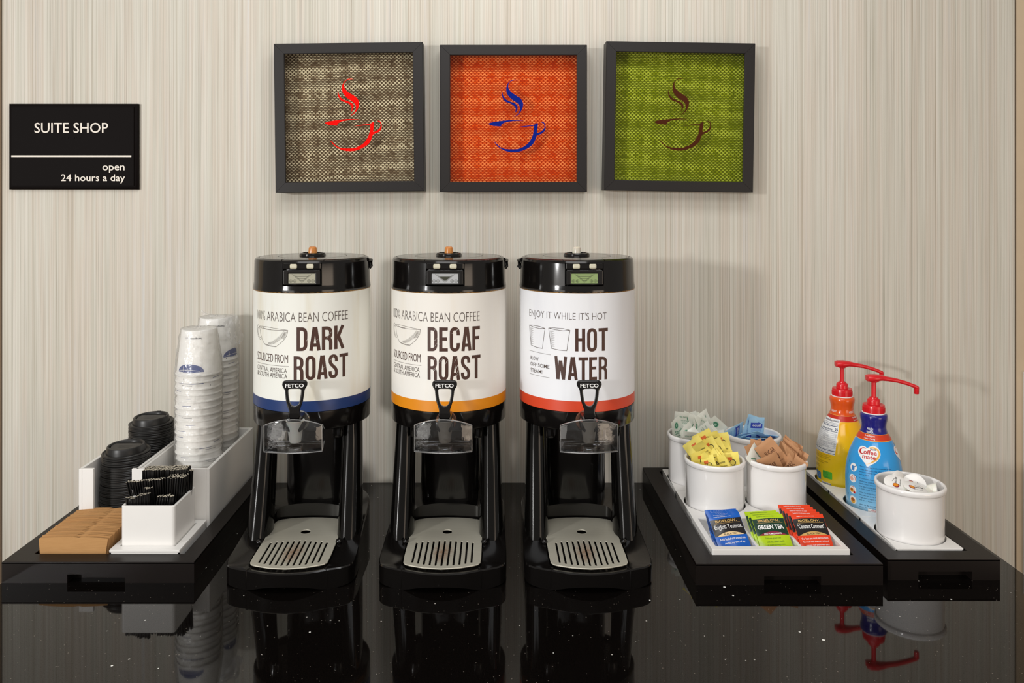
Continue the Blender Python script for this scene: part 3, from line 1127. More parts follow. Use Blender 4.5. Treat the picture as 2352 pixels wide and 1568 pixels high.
    b.tube(edge, .0009, 6, 1)  # edge tubes added as painted rim highlights
    b.tube([(gx + (-1 + 2 * i / N) * hw, yf(-1 + 2 * i / N), .1975) for i in range(N + 1)], .0011, 6, 1)
    for s_ in (-1, 1):
        b.tube([(gx + s_ * hw, -.190, .2450), (gx + s_ * (hw - .003), -.165, .2392), (gx + s_ * (hw - .006), -.128, .2210)], .0007, 6, 1)
        b.tube([(gx + s_ * hw, -.190, .1975), (gx + s_ * (hw - .006), -.128, .1975)], .0009, 6, 1)
    b.build('splash_guard', ['guard', M['guard_edge_glint']], t)
    # drip tray plate
    MB.XF = None
    b = MB()
    out = [(0, -.3095), (.030, -.3055), (.0550, -.2965), (.0625, -.2920), (.0658, -.2850), (.0668, -.262), (.0668, -.205), (.0668, -.145), (.0662, -.116), (.0635, -.106), (.0575, -.1005), (.040, -.0945), (.020, -.0915), (0, -.0905)]
    out = [(a, c + .0875) for a, c in out]
    out = out + [(-x_, y_) for x_, y_ in out[-2:0:-1]]
    holes = [circ(.0015, -.0705, .0088, 28)]
    for q in range(11):
        xx = -.0505 + q * .0101
        u = xx / .0505
        y1 = -.1190 + .0075 * (1 - u * u)
        y0 = -.1965 - .0125 * (1 - u * u)
        holes.append([(xx + .0017 * math.cos(v) * (1 if True else 0), (y1 if math.sin(v) >= 0 else y0) + .0017 * math.sin(v)) for v in [PI * 2 * (i + .5) / 12 for i in range(12)]])
    b.plate(out, holes, .0022, lambda xx, yy, zz: (xx, yy, .0372 + zz), 0, .0009)
    for q in range(12):
        xx = -.05555 + q * .0101
        if 0 < q < 12:
            pass
    gr = b.build('drip_grate', 'steel', t)
    b = MB()
    b.plate([(x_ * .96, -.11 + (y_ + .11) * .97) for x_, y_ in out], [], .001, lambda xx, yy, zz: (xx, yy, .0292 + zz))
    b.build('drip_pan', 'semi_black', t)
    for s_ in (-1, 1):
        b = MB()
        b.sphere((s_ * .0715, -.1175, .0400), .0062, 0, (1, 1, .75))
        b.build('grate_catch', 'gloss_black', t)
    return t


dispenser(-0.3533, math.radians(1.0), math.radians(2.3), 'black coffee dispenser with navy band and DARK ROAST label', 'dark')
dispenser(-0.0875, math.radians(-.3), math.radians(-.6), 'black coffee dispenser with orange band and DECAF ROAST label', 'decaf')
dispenser(0.1620, math.radians(.4), math.radians(1.7), 'black water dispenser with red band and HOT WATER label', 'hot')


# ------------------------------------------------------------------ trays
def tray(x0, x1, yf, wells, notch, label, rot=0.0):
    cx = (x0 + x1) / 2
    t = MB()
    y1 = -0.004
    ol = [(x0, yf), (x1, yf), (x1, y1), (x0, y1)]
    hs = [[(a, c), (b_, c), (b_, d), (a, d)] for a, b_, c, d in wells]
    H, F = .0362, .0150
    t.plate(ol, hs, .0040, lambda x, y, z: (x, y, H - .0020 + z), 0, .0008)
    n0, n1 = notch
    top = H - .0016
    wx0, wx1, wy0, wy1 = wells[0]
    # front rail with the grip notch, side rails, back rail, floor
    t.box(x0, n0, yf, yf + .02, 0, top)
    t.box(n1, x1, yf, yf + .02, 0, top)
    t.box(n0, n1, yf, yf + .02, F, top)
    t.box(x0, x1, yf + .02, wy0, 0, top)
    t.box(x0, wx0, wy0, y1, 0, top)
    t.box(wx1, x1, wy0, y1, 0, top)
    t.box(wx0, wx1, wy1, y1, 0, top)
    t.box(wx0, wx1, wy0, wy1, .0035, .0075)
    return tag(t.build('serving_tray', 'tray_black'), label, 'tray', 'black rectangular serving trays on the countertop')


tray(-.8430, -.5135, -.4915, [(-.805, -.5430, -.4600, -.0300)], (-.731, -.632), 'black serving tray holding the cups, lids, straws and cardboard sleeves')
tray(.3450, .6635, -.4990, [(.3790, .6280, -.4640, -.0300)], (.4610, .5580), 'black serving tray holding four sweetener crocks and the tea bags')
tray(.6800, .8740, -.4815, [(.7090, .8370, -.4470, -.0250)], (.7330, .8260), 'narrow black serving tray holding two creamer bottles and one crock')

# white inserts
TI = 0.0455


def insert(name, x0, x1, y0, y1, holes, label, cat='insert', z=.0425, t=.0030):
    b = MB()
    hs = [circ(hx, hy, hr, 40) for hx, hy, hr in holes]
    b.plate(rrect(x0, y0, x1, y1, .002, 3), hs, t, lambda x, y, zz: (x, y, z - t / 2 + zz), 0, .0006)
    for a, b_, c, d in ((x0, x1, y0, y0 + .003), (x0, x1, y1 - .003, y1), (x0, x0 + .003, y0, y1), (x1 - .003, x1, y0, y1)):
        b.box(a + .0004, b_ - .0004, c + .0004, d - .0004, .0078, z - .0012)
    return tag(b.build(name, 'white_acrylic'), label, cat, 'white crock holder inserts in the trays')


CR = .0572  # crock body radius
rowA, rowB = -.237, -.095
crocks = {'yellow': (.4480, rowA), 'brown': (.5730, rowA), 'green': (.4440, rowB), 'blue': (.5715, rowB)}
insert('holder_insert', .3845, .6225, -.3125, -.1700, [(.4480, rowA, .0605), (.5730, rowA, .0605)], 'white holder insert with two openings beneath the yellow and brown packet crocks')
insert('holder_insert', .3845, .6225, -.1690, -.0345, [(.4440, rowB, .0605), (.5715, rowB, .0605)], 'white holder insert with two openings beneath the rear pair of crocks')
insert('holder_insert', .7135, .8335, -.4440, -.3010, [(.7735, -.3735, .0600)], 'white holder insert beneath the crock of creamer cups', z=.0385)
insert('holder_insert', .7135, .8335, -.3000, -.1540, [(.7760, -.2270, .0575)], 'white holder insert around the blue creamer bottle', z=.0385)
insert('holder_insert', .7135, .8335, -.1530, -.0280, [(.7720, -.0900, .0575)], 'white holder insert around the yellow creamer bottle', z=.0385)

# tea bin
b = MB()
x0, x1, y0, y1 = .3825, .6240, -.4635, -.3140
zt = .0450
wells = [(.3925, .4640), (.4690, .5395), (.5445, .6150)]
b.plate(rrect(x0, y0, x1, y1, .002, 3), [[(a, y0 + .015), (c, y0 + .015), (c, y1 - .010), (a, y1 - .010)] for a, c in wells], zt - .014, lambda x, y, zz: (x, y, (zt + .014) / 2 + zz), 0, .0010)
b.box(x0 + .001, x1 - .001, y0 + .001, y1 - .001, .0078, .0142)
tag(b.build('tea_bin', 'white_acrylic'), 'white three-compartment bin holding the tea bags', 'bin')


# ------------------------------------------------------------------ crocks
def crock_mesh(h):
    b = MB()
    z0 = .0080
    prof = [(.0001, z0), (.050, z0), (.0550, z0 + .003), (.0568, z0 + .010), (CR, z0 + .03), (CR, h - .016), (.0578, h - .0115), (.0598, h - .0095), (.0606, h - .006), (.0604, h - .0025), (.0588, h - .0004), (.0570, h), (.0552, h - .001), (.0543, h - .005), (.0540, h - .012), (.0530, .030), (.050, .018), (.0001, .0165)]
    prof = smooth_poly(prof, 3, False)
    b.lathe([(max(.0001, r), z) for r, z in prof], 64)
    return b


for key, h, lab in (('yellow', .1335, 'white ceramic crock filled with yellow sweetener packets'), ('brown', .1335, 'white ceramic crock filled with brown sugar packets'),
                    ('green', .1425, 'white ceramic crock filled with white and green sweetener packets'), ('blue', .1425, 'white ceramic crock with a few light blue sweetener packets')):
    o = crock_mesh(h).build('crock', 'ceramic', loc=(crocks[key][0], crocks[key][1], 0.0))
    tag(o, lab, 'crock', 'round white ceramic crocks in the trays')
o = crock_mesh(.1325).build('crock', 'ceramic', loc=(.7740, -.3735, 0.0))
tag(o, 'white ceramic crock filled with small creamer cups, in the narrow tray', 'crock', 'round white ceramic crocks in the trays')


# ------------------------------------------------------------------ paper packets
def packet(name, w_, h_, th, mats, elems, bend=0.0, twist=0.0, crimp=.006, seed=0, both=True, crumple=.0006):
    """elems: list of (kind, args..., material index). Returns an object, origin at the middle of the bottom edge,
    face looking to -y"""
    rr = random.Random(seed)
    ph = [rr.uniform(0, 6) for _ in range(6)]

    def P(u, v, s_, off=0.0):
        e = max(0.0, min(1.0, (v) / crimp, (h_ - v) / crimp))
        e = e * e * (3 - 2 * e)
        q = 1 - abs(2 * u / w_) ** 3
        fill = .55 + .45 * math.cos(PI * min(1, max(0, v / h_ - .1)))
        t = .00025 + th / 2 * e * max(0, q) * (.45 + .55 * fill)
        y = -s_ * (t + off)
        y += crumple * (math.sin(u * 150 + v * 70 + ph[0]) + math.sin(v * 130 - u * 90 + ph[1])) * (1 - .4 * e)
        k = v / h_
        y += bend * k * k
        x = u
        a = twist * k
        return (x * math.cos(a) - y * math.sin(a), x * math.sin(a) + y * math.cos(a), v)
    b = MB()
    nu, nv = 14, 24
    vs, fs = [], []
    for s_ in (1, -1):
        for j in range(nv + 1):
            for i in range(nu + 1):
                vs.append(P(-w_ / 2 + w_ * i / nu, h_ * j / nv, s_))
    n1 = (nu + 1) * (nv + 1)
    for j in range(nv):
        for i in range(nu):
            a = j * (nu + 1) + i
            fs.append([a, a + 1, a + nu + 2, a + nu + 1])
            fs.append([n1 + a + nu + 1, n1 + a + nu + 2, n1 + a + 1, n1 + a])
    for j in range(nv):
        for i, fl in ((0, 0), (nu, 1)):
            a = j * (nu + 1) + i
            q = [a, a + nu + 1, n1 + a + nu + 1, n1 + a]
            fs.append(q if not fl else q[::-1])
    for i in range(nu):
        fs.append([i + 1, i, n1 + i, n1 + i + 1])
        a = nv * (nu + 1) + i
        fs.append([a, a + 1, n1 + a + 1, n1 + a])
    b.add(vs, fs, 0, True)
    for s_ in ((1, -1) if both else (1,)):
        for lev, e in enumerate(elems):
            off = .00022 + .00010 * e[-2]
            fn = lambda x, y, s_=s_, off=off: P(x * s_, y, s_, off)
            kind = e[0]
            if kind == 'rect':
                b.rect(e[1], e[2], e[3], e[4], fn, e[-1], .004, .004)
            elif kind == 'disc':
                b.disc(e[1], e[2], e[3], fn, e[-1], 20, step=.005)
            elif kind == 'poly':
                b.shape(e[1], fn, e[-1], (), .004, .004)
            elif kind == 'text':
                b.text(e[1], e[2], e[3], e[4], e[5], fn, e[-1], e[6], .004, 'C')
            elif kind == 'line':
                b.stroke(e[1], e[2], fn, e[-1])
    return b.build(name, mats, sharp=60)


def place(o, loc, rot, label, cat='packet', group=None):
    o.location = loc
    o.rotation_euler = rot
    tag(o, label, cat, group)
    return o


def euler(roll=0, lean=0, yaw=0):
    """degrees: roll in the plane of the face (clockwise from the front), lean back, yaw"""
    m = Matrix.Rotation(math.radians(yaw), 3, 'Z') @ Matrix.Rotation(math.radians(-lean), 3, 'X') @ Matrix.Rotation(math.radians(roll), 3, 'Y')
    return m.to_euler()


Ypap = mat('yellow_packet_paper', srgb(244, 227, 112), 0.55, vary=.08)
Ink = mat('packet_black_print', srgb(38, 34, 32), 0.6)
Org = mat('packet_orange_print', srgb(222, 110, 50), 0.6)
Wpap = mat('white_packet_paper', srgb(236, 238, 228), 0.55)
Gink = mat('packet_green_print', srgb(60, 140, 104), 0.6)
Glt = mat('packet_pale_green_print', srgb(176, 212, 192), 0.6)
Bpap = mat('light_blue_packet_paper', srgb(172, 214, 240), 0.5)
Bink = mat('packet_blue_print', srgb(48, 70, 176), 0.5)
Bmid = mat('packet_mid_blue_print', srgb(96, 140, 206), 0.5)
Kpap = mat('brown_packet_paper', srgb(196, 146, 104), 0.65, vary=.08)
Kink = mat('packet_dark_brown_print', srgb(84, 48, 30), 0.6)

yel = []
for q in range(3):
    el = [('disc', .0065, .043, .0062, 0, 2), ('disc', .0065, .043, .0048, 1, 0), ('text', 'Splenda', 0, .030, .026, .0085, .02, 2, 2), ('text', 'NO CALORIE SWEETENER', 0, .0245, .026, .0026, .01, 2, 2), ('rect', -.004, .0475, .006, .0535, 1, 3),
          ('text', 'Artificially sweetened', 0, .017, .028, .0026, .005, 2, 2), ('line', [(-.015, .013), (.015, .013)], .0006, 1, 2), ('text', 'NET WT 1g', 0, .009, .016, .0022, .005, 2, 2)]
    if q == 1:
        el = [('text', 'NO CALORIE SWEETENER', 0, .046, .029, .003, .01, 2, 2), ('text', 'INGREDIENTS: DEXTROSE', 0, .0385, .030, .0024, .0, 2, 2), ('text', 'MALTODEXTRIN SUCRALOSE', 0, .0335, .030, .0024, .0, 2, 2), ('rect', .008, .012, .013, .022, 1, 3), ('text', 'Splenda', -.004, .014, .02, .008, .02, 2, 2)]
    yel.append(packet('sweetener_packet', .040, .062, .0045, [Ypap, Ypap, Ink, Org], el, bend=(.004, -.003, .006)[q], twist=(.15, -.2, .1)[q], seed=q))
    yel[-1].name = 'sweetener_packet'

cx, cy = crocks['yellow']
# (dx, dy, tip-ish height offset, roll, lean, yaw, label)
YP = [(-.006, .034, .112, -28, -4, -8, 'yellow packet at the back of its crock with its round black logo upright'),
      (.008, .036, .110, -24, 0, -12, 'yellow packet standing tallest in its crock, orange mark on its top edge'),
      (.022, .034, .106, -12, 2, -18, 'plain faced yellow packet at the right rear of its crock'),
      (-.026, .022, .100, -38, 6, -20, 'yellow packet leaning out over the left rim toward the white packets'),
      (-.014, .016, .096, -40, -6, -30, 'yellow packet with dark lettering sloping left in the second rank'),
      (-.002, .018, .100, -36, 4, -34, 'yellow packet sloping left behind the middle of the yellow bunch'),
      (.012, .018, .098, -32, -4, -30, 'yellow packet sloping left just right of the middle of the bunch'),
      (.026, .018, .094, -22, 2, -34, 'yellow packet with a thin ruled line near the right rear rim'),
      (-.030, .002, .086, -6, -8, 28, 'narrow yellow packet standing upright at the left rim'),
      (-.020, -.002, .080, -30, 4, -36, 'yellow packet tucked low beside the left rim packet'),
      (-.012, -.002, .084, -42, -4, -38, 'yellow packet sloping left in the front rank, left one'),
      (.000, -.006, .088, -44, 2, -34, 'yellow packet with small print across the middle front'),
      (.007, -.004, .086, -42, -4, -36, 'yellow packet with script lettering sloping left in front'),
      (.014, .002, .086, -34, 6, -30, 'yellow packet with its printed logo sideways near the right front'),
      (.030, -.002, .084, -8, -6, -16, 'yellow packet upright against the right front rim'),
      (.008, -.030, .070, 64, -24, 6, 'pale yellow packet lying crosswise at the front rim of its crock'),
      (.014, -.012, .082, -28, 2, -40, 'yellow packet seen almost edge on at the right front'),
      (-.016, -.014, .080, -26, 0, -44, 'yellow packet seen almost edge on at the left front')]
for i, (dx, dy, zc, ro, le, ya, lb) in enumerate(YP):
    o = yel[i] if i < 3 else dup(yel[i % 3])
    e = euler(ro, le, ya)
    up = e.to_matrix() @ Vector((0, 0, 1))
    base = Vector((cx + dx, cy + dy - .006, zc + (.036 if i < 8 else .030))) - up * .031
    place(o, base, e, lb, 'packet', 'yellow sweetener packets in the front left crock')

whi = []
for q in range(3):
    el = [('disc', -.004, .046, .0075, 0, 2), ('disc', -.004, .046, .006, 1, 1), ('disc', -.004, .046, .003, 2, 2), ('text', 'Stevia', 0, .027, .026, .009, .01, 2, 1), ('text', 'NATURAL SWEETENER', 0, .021, .026, .0026, .0, 2, 1), ('line', [(-.015, .017), (.015, .017)], .001, 1, 2), ('text', 'zero calorie', 0, .010, .018, .003, .0, 2, 1)]
    if q == 1:
        el = [('text', 'NATURAL SWEETENER', 0, .048, .028, .003, .0, 2, 1), ('text', 'INGREDIENTS: ERYTHRITOL', 0, .040, .030, .0024, .0, 2, 1), ('text', 'STEVIA LEAF EXTRACT', 0, .035, .030, .0024, .0, 2, 1), ('disc', .006, .022, .006, 1, 1)]
    if q == 2:
        el = [('line', [(-.012, .05), (-.004, .04), (-.010, .030)], .0016, 1, 1), ('line', [(.010, .05), (.006, .035), (.012, .022)], .0012, 1, 1)]
    whi.append(packet('sweetener_packet', .040, .060, .004, [Wpap, Gink, Glt], el, bend=(.006, -.005, .003)[q], twist=(.3, -.25, .15)[q], seed=q + 10, crumple=.001))
cx, cy = crocks['green']
WP = [(-.036, .012, .128, -14, -6, 30, 'white packet with a green round logo at the far left of its crock'),
      (-.024, .026, .138, 6, 0, 5, 'grey-white packet with a round green seal standing behind the left one'),
      (-.008, .024, .136, 20, -8, -30, 'white packet with its corner pointing up left of the middle'),
      (.006, .030, .134, -10, 6, 12, 'broad white packet standing at the back of the white bunch'),
      (.018, .026, .132, 30, -4, -14, 'white packet with slanted green letters right of the back one'),
      (.034, .026, .138, -22, 4, 24, 'white packet peaking highest at the right of the white bunch'),
      (.044, .014, .130, 48, -4, -26, 'thin white packet sticking out to the right like a blade'),
      (.022, .006, .120, 50, 0, -30, 'white packet with rows of green lettering leaning right'),
      (.030, -.002, .116, 52, 4, -36, 'white packet with green lettering, lower one of the slanted pair'),
      (-.012, .002, .116, -24, -8, 24, 'folded white packet in the middle of the white bunch'),
      (-.026, -.010, .108, 10, -14, 36, 'white packet hanging over the front left rim'),
      (-.002, -.012, .110, -40, 10, -18, 'plain white packet low at the front of its crock'),
      (.012, .014, .122, 8, 6, 42, 'crumpled white packet half hidden in the middle'),
      (.046, .004, .108, 70, -10, -10, 'white packet lying low by the right rim next to the blue crock')]
for i, (dx, dy, zc, ro, le, ya, lb) in enumerate(WP):
    o = whi[i] if i < 3 else dup(whi[i % 3])
    e = euler(ro, le, ya)
    up = e.to_matrix() @ Vector((0, 0, 1))
    place(o, Vector((cx + dx * .9, cy + dy, zc + .014)) - up * .030, e, lb, 'packet', 'white and green sweetener packets in the rear left crock')
o = dup(whi[2])
e = euler(-42, 0, 30)
place(o, Vector((.5520, rowA + .004, .1080)), e, 'lone white and green packet leaning in the brown sugar crock', 'packet', 'white and green sweetener packets in the rear left crock')
o['group'] = 'stray white packets'

blu = []
for q in range(2):
    el = [('rect', -.0135, .032, .0135, .0445, 0, 1), ('text', 'equal', 0, .0345, .019, .0080, .01, 3, 3), ('text', '0 CALORIE SWEETENER', 0, .027, .024, .0026, .0, 2, 2), ('text', 'equal to 2 tsp sugar', 0, .0225, .022, .0026, .0, 2, 2), ('text', 'ASPARTAME ACESULFAME', 0, .018, .024, .0022, .0, 2, 2), ('text', 'packed for foodservice', 0, .014, .022, .0022, .0, 2, 2), ('rect', -.0135, .009, -.004, .0105, 0, 2)]
    blu.append(packet('sweetener_packet', .0360, .0560, .0035, [Bpap, Bink, Bmid, M['white_ink']], el, bend=(.003, -.004)[q], twist=(.08, -.2)[q], seed=q + 30))
cx, cy = crocks['blue']
BP = [(.019, .036, .139, 3, -10, 0, 0, 'light blue packet reading equal, standing upright against the back rim'),
      (.012, .041, .143, 16, -8, 4, 1, 'light blue packet behind the upright one with its corner showing'),
      (-.038, .012, .127, 70, -20, 28, 0, 'light blue packet propped at the left inner wall of its crock'),
      (-.018, .010, .117, 62, -58, 20, 1, 'blue packet lying left of the middle on the low pile'),
      (.000, .012, .119, 58, -52, -18, 0, 'blue packet folded up in the middle of the low pile'),
      (-.006, -.004, .112, 84, -70, 6, 1, 'blue packet lying flat across the front of the pile'),
      (.012, .002, .115, 96, -66, -12, 0, 'blue packet lying flat right of the middle of the pile'),
      (.030, .002, .113, 80, -74, 14, 1, 'light blue packet lying flat toward the right wall of its crock'),
      (.036, .016, .117, 100, -60, -24, 0, 'light blue packet at the far right of the low pile')]
for i, (dx, dy, zc, ro, le, ya, vi, lb) in enumerate(BP):
    o = blu[vi] if i < 2 else dup(blu[vi])
    e = euler(ro, le, ya)
    up = e.to_matrix() @ Vector((0, 0, 1))
    place(o, Vector((cx + dx, cy + dy, zc + (.012 if i > 1 else 0))) - up * .028, e, lb, 'packet', 'light blue sweetener packets in the rear right crock')

brn = []
for q in range(2):
    el = [('text', 'SUGAR', 0, .036, .022, .0095, .0, 1, 1), ('text', 'IN THE', 0, .029, .022, .0055, .0, 1, 1), ('text', 'RAW', 0, .0175, .022, .0100, .0, 1, 1), ('line', [(-.011, .0275), (.011, .0275)], .0006, 1, 1), ('text', 'natural cane turbinado sugar', 0, .0125, .026, .0024, .0, 1, 1)]
    brn.append(packet('sugar_packet', .0420, .0640, .0050, [Kpap, Kink], el, bend=(.003, -.005)[q], twist=(.1, -.15)[q], seed=q + 50))
cx, cy = crocks['brown']
KP = [(-.012, -.010, .142, -38, -8, -4, 0, 'large brown sugar packet tilted left on top at the front of its crock'),
      (-.016, -.020, .118, -28, -4, 4, 1, 'brown sugar packet beneath the tilted top one, lettering half hidden'),
      (-.034, .012, .130, -20, 4, 10, 0, 'brown sugar packet peeking out behind at the left'),
      (-.028, .018, .132, 4, -2, -24, 1, 'brown sugar packet with its square corner up at the left rear'),
      (.016, .000, .128, 24, 0, -64, 0, 'brown packet edge on, first of the upright fan by the tilted one'),
      (.022, .002, .128, 22, 2, -66, 1, 'brown packet edge on, second of the upright fan'),
      (.028, .006, .134, 18, -2, -68, 0, 'brown packet edge on with a torn tip, third of the upright fan'),
      (.033, .010, .138, 16, 4, -62, 1, 'brown packet standing tallest in the fan, its tip dark'),
      (.034, .008, .135, 16, -2, -60, 0, 'brown packet right of the tallest one, its tip dark'),
      (.036, .004, .128, 18, 2, -56, 1, 'brown packet near the right end of the fan'),
      (.038, -.002, .124, 22, 0, -52, 0, 'brown packet at the right end of the fan, leaning outward'),
      (.030, -.016, .116, 30, -2, -36, 1, 'brown packet lying low at the front right rim')]
for i, (dx, dy, zc, ro, le, ya, vi, lb) in enumerate(KP):
    o = brn[vi] if i < 2 else dup(brn[vi])
    e = euler(ro, le, ya)
    up = e.to_matrix() @ Vector((0, 0, 1))
    place(o, Vector((cx + dx * .92, cy + dy, zc)) - up * .032, e, lb, 'packet', 'brown sugar packets in the front right crock')

# ------------------------------------------------------------------ tea bags
tan = mat('cream_tea_banner', srgb(228, 200, 150), 0.35)
gold = mat('gold_tea_print', srgb(204, 166, 96), 0.35)
foil_black = mat('black_tea_foil', srgb(30, 26, 26), 0.22)
tb = {'blue': mat('blue_tea_foil', srgb(18, 92, 186), 0.2), 'lime': mat('lime_tea_foil', srgb(178, 208, 20), 0.25), 'red': mat('red_tea_foil', srgb(232, 66, 28), 0.22),
      'dkgreen': mat('dark_green_tea_foil', srgb(20, 56, 38), 0.25), 'wine': mat('wine_tea_banner', srgb(140, 24, 62), 0.3), 'olive': mat('olive_tea_print', srgb(96, 128, 24), 0.5)}
TW, TH = .0590, .0735


def lens(y0, y1, w_):
    up = [(-w_ / 2 + w_ * i / 14, y0 + (y1 - y0) * math.sin(PI * i / 14) ** .8) for i in range(15)]
    return up + [(w_ / 2 - w_ * i / 6, y0) for i in range(1, 6)]


def teabag(kind, n):
    g = {'blue': 'blue and black tea bags', 'lime': 'green tea bags', 'red': 'red and black tea bags'}[kind] + ' in the bin'
    top = {'blue': foil_black, 'lime': tb['dkgreen'], 'red': foil_black}[kind]
    ban = {'blue': tan, 'lime': tb['wine'], 'red': gold}[kind]
    mats = [tb[kind], top, ban, gold, M['white_ink'], Ink, tb['olive']]
    el = [('rect', -TW / 2 + .0004, .0335, TW / 2 - .0004, .0655, 0, 1), ('poly', lens(.0335, .0405, TW * .86), 1, 2)]
    el += [('text', 'BIGELOW.', 0, .0590, .040, .0048, .02, 2, 3), ('line', [(-.023, .0572), (.025, .0572)], .0004, 1, 3)]
    if kind == 'blue':
        el += [('text', 'English Teatime.', .001, .0440, .052, .0105, .0, 2, 4), ('text', 'BLACK TEA', 0, .0350, .024, .0030, .01, 3, 5), ('text', 'A full bodied rich smooth tea', .001, .0255, .047, .0044, .01, 2, 4), ('text', 'perfect any time of day', .003, .0175, .037, .0044, .01, 2, 4)]
    if kind == 'lime':
        el += [('text', 'GREEN TEA', 0, .0450, .048, .0080, .035, 2, 4), ('text', 'AND POMEGRANATE', 0, .0348, .032, .0030, .02, 3, 4), ('text', 'Delicate green tea', -.002, .0262, .028, .0036, .0, 2, 6), ('text', 'with the added touch', 0, .0200, .031, .0036, .0, 2, 6), ('text', 'of sweet pomegranate', 0, .0138, .032, .0036, .0, 2, 6), ('text', 'HEALTHY ANTIOXIDANTS', 0, .0065, .030, .0026, .0, 2, 6)]
    if kind == 'red':
        el += [('text', '"Constant Comment".', .001, .0465, .050, .0080, .01, 2, 4), ('text', 'BLACK TEA', 0, .0350, .024, .0030, .01, 3, 5), ('text', 'Our best and most famous blend', 0, .0260, .048, .0038, .005, 2, 4), ('text', 'flavored with a secret recipe of', 0, .0195, .046, .0038, .005, 2, 4), ('text', 'orange rind and sweet spice', .001, .0130, .042, .0038, .005, 2, 4)]
    el += [('text', 'Sealed for freshness to enjoy', -.004, .0685, .032, .0024, .01, 2, 4 if kind != 'lime' else 6)]
    return packet('tea_bag', TW, TH, .0045, mats, el, bend=.001, crimp=.005, seed=n, both=False, crumple=.0007), g


def teastack(kind, x, lst):
    o0, g = teabag(kind, {'blue': 71, 'lime': 72, 'red': 73}[kind])
    for i, (dx, dy, dz, ro, le, ya, lb) in enumerate(lst):
        o = o0 if i == 0 else dup(o0)
        place(o, (x + dx, -.4400 + dy, .0270 + dz), euler(ro, le, ya), lb, 'tea bag', g)


L0 = 48
teastack('blue', .4330, [(0, 0, .000, -7, L0, 0, 'front black and blue tea bag reading English Teatime')] +
         [(-.0016 * i, .0058 * i, -.0002 * i, -6 + i, L0 - .5 * i, 0, 'blue topped tea bag behind the English Teatime front bag, %s from the front' % s_) for i, s_ in ((1, 'second'), (2, 'third'), (3, 'fourth'), (4, 'fifth'))])
teastack('lime', .5070, [(0, 0, .000, -3, L0, 0, 'front dark green and lime tea bag reading GREEN TEA')] +
         [(-.004 * i, .0075 * i, .0004 * i, -4 + i, L0, 0, 'lime topped tea bag behind the GREEN TEA front bag, %s from the front' % s_) for i, s_ in ((1, 'second'), (2, 'third'))])
teastack('red', .5800, [(.000, 0, .000, -2, L0, 0, 'front black and red tea bag reading Constant Comment')] +
         [(-.004 - .003 * i, .0078 * i + .002, .0010 * i, 1, L0 - i * .6, 0, 'red topped tea bag behind the Constant Comment front bag, %s from the front' % s_) for i, s_ in ((1, 'second'), (2, 'third'), (3, 'fourth'), (4, 'rearmost'))])


# ------------------------------------------------------------------ creamer cups
foil = mat('white_foil_lid', srgb(244, 242, 238), 0.35)
pot = mat('cream_plastic_pot', srgb(246, 243, 232), 0.3, sss=.2)
b = MB()
b.lathe([(.0001, 0), (.0125, 0), (.0135, .0015), (.0150, .010), (.0165, .0145), (.0170, .0150), (.0172, .0205), (.0190, .0210), (.0205, .0212), (.0205, .0220), (.0001, .0220)], 32)
c0 = b.build('creamer_cup', pot, fixn=True)
b = MB()
b.lathe([(.0001, .0224), (.0200, .0223), (.0208, .0218), (.0208, .0214)], 32)
f = lambda x, y: (x, y, .0226)
b.disc(-.006, 0.0, .0055, f, 1)
b.disc(-.0055, 0.0004, .0042, lambda x, y: (x, y, .0227), 2)
b.text('Half & Half', -.001, -.001, .016, .004, f, 3, .01)
b.text('INTERNATIONAL DELIGHT'[:0] or 'ultra pasteurized', -.006, -.008, .018, .003, f, 3, 0)
b.stroke([(.002, .007), (.010, .004), (.014, 0)], .0006, f, 3)
b.build('foil_lid', [foil, tb['wine'], M['band_orange'], Ink], c0)
CP = [(-.026, .024, .102, (70, 10, 30), 'creamer cup highest in the crock, lying at the back left'),
      (-.030, -.002, .094, (10, -24, 60), 'creamer cup with grey lettered lid by the left wall of the crock'),
      (-.004, .014, .092, (96, 4, -14), 'creamer cup lying on its side in the middle of the crock'),
      (-.008, -.022, .090, (14, 10, 0), 'creamer cup with an orange spot on its lid at the front of the crock'),
      (.018, .018, .095, (60, 20, -40), 'creamer cup with a clear round base at the rear right'),
      (.026, -.002, .092, (82, 0, 64), 'creamer cup lying pointed right toward the crock wall'),
      (.020, -.020, .080, (100, 10, 40), 'creamer cup at the far right of the crock')]
for i, (dx, dy, z, r_, lb) in enumerate(CP):
    o = c0 if i == 0 else dup(c0)
    place(o, (.7740 + dx, -.3735 + dy, z + .020), [math.radians(q) for q in r_], lb, 'creamer cup', 'small creamer cups in the crock')


# ------------------------------------------------------------------ creamer pump bottles
BPF = [(.0001, .0120), (.0440, .0120), (.0480, .0140), (.0505, .0200), (.0520, .035), (.0532, .060), (.0538, .085), (.0535, .1000), (.0520, .115), (.0492, .130), (.0452, .1440), (.0400, .1570), (.0345, .1690), (.0325, .1725), (.0295, .1780), (.0262, .1835), (.0245, .1885), (.0235, .1935), (.0235, .1980), (.0242, .2040), (.0254, .2100), (.0260, .2150), (.0256, .2190), (.0235, .2215), (.0205, .2222)]
BPF = [(max(.0001, r), z) for r, z in smooth_poly(BPF, 3, False)]


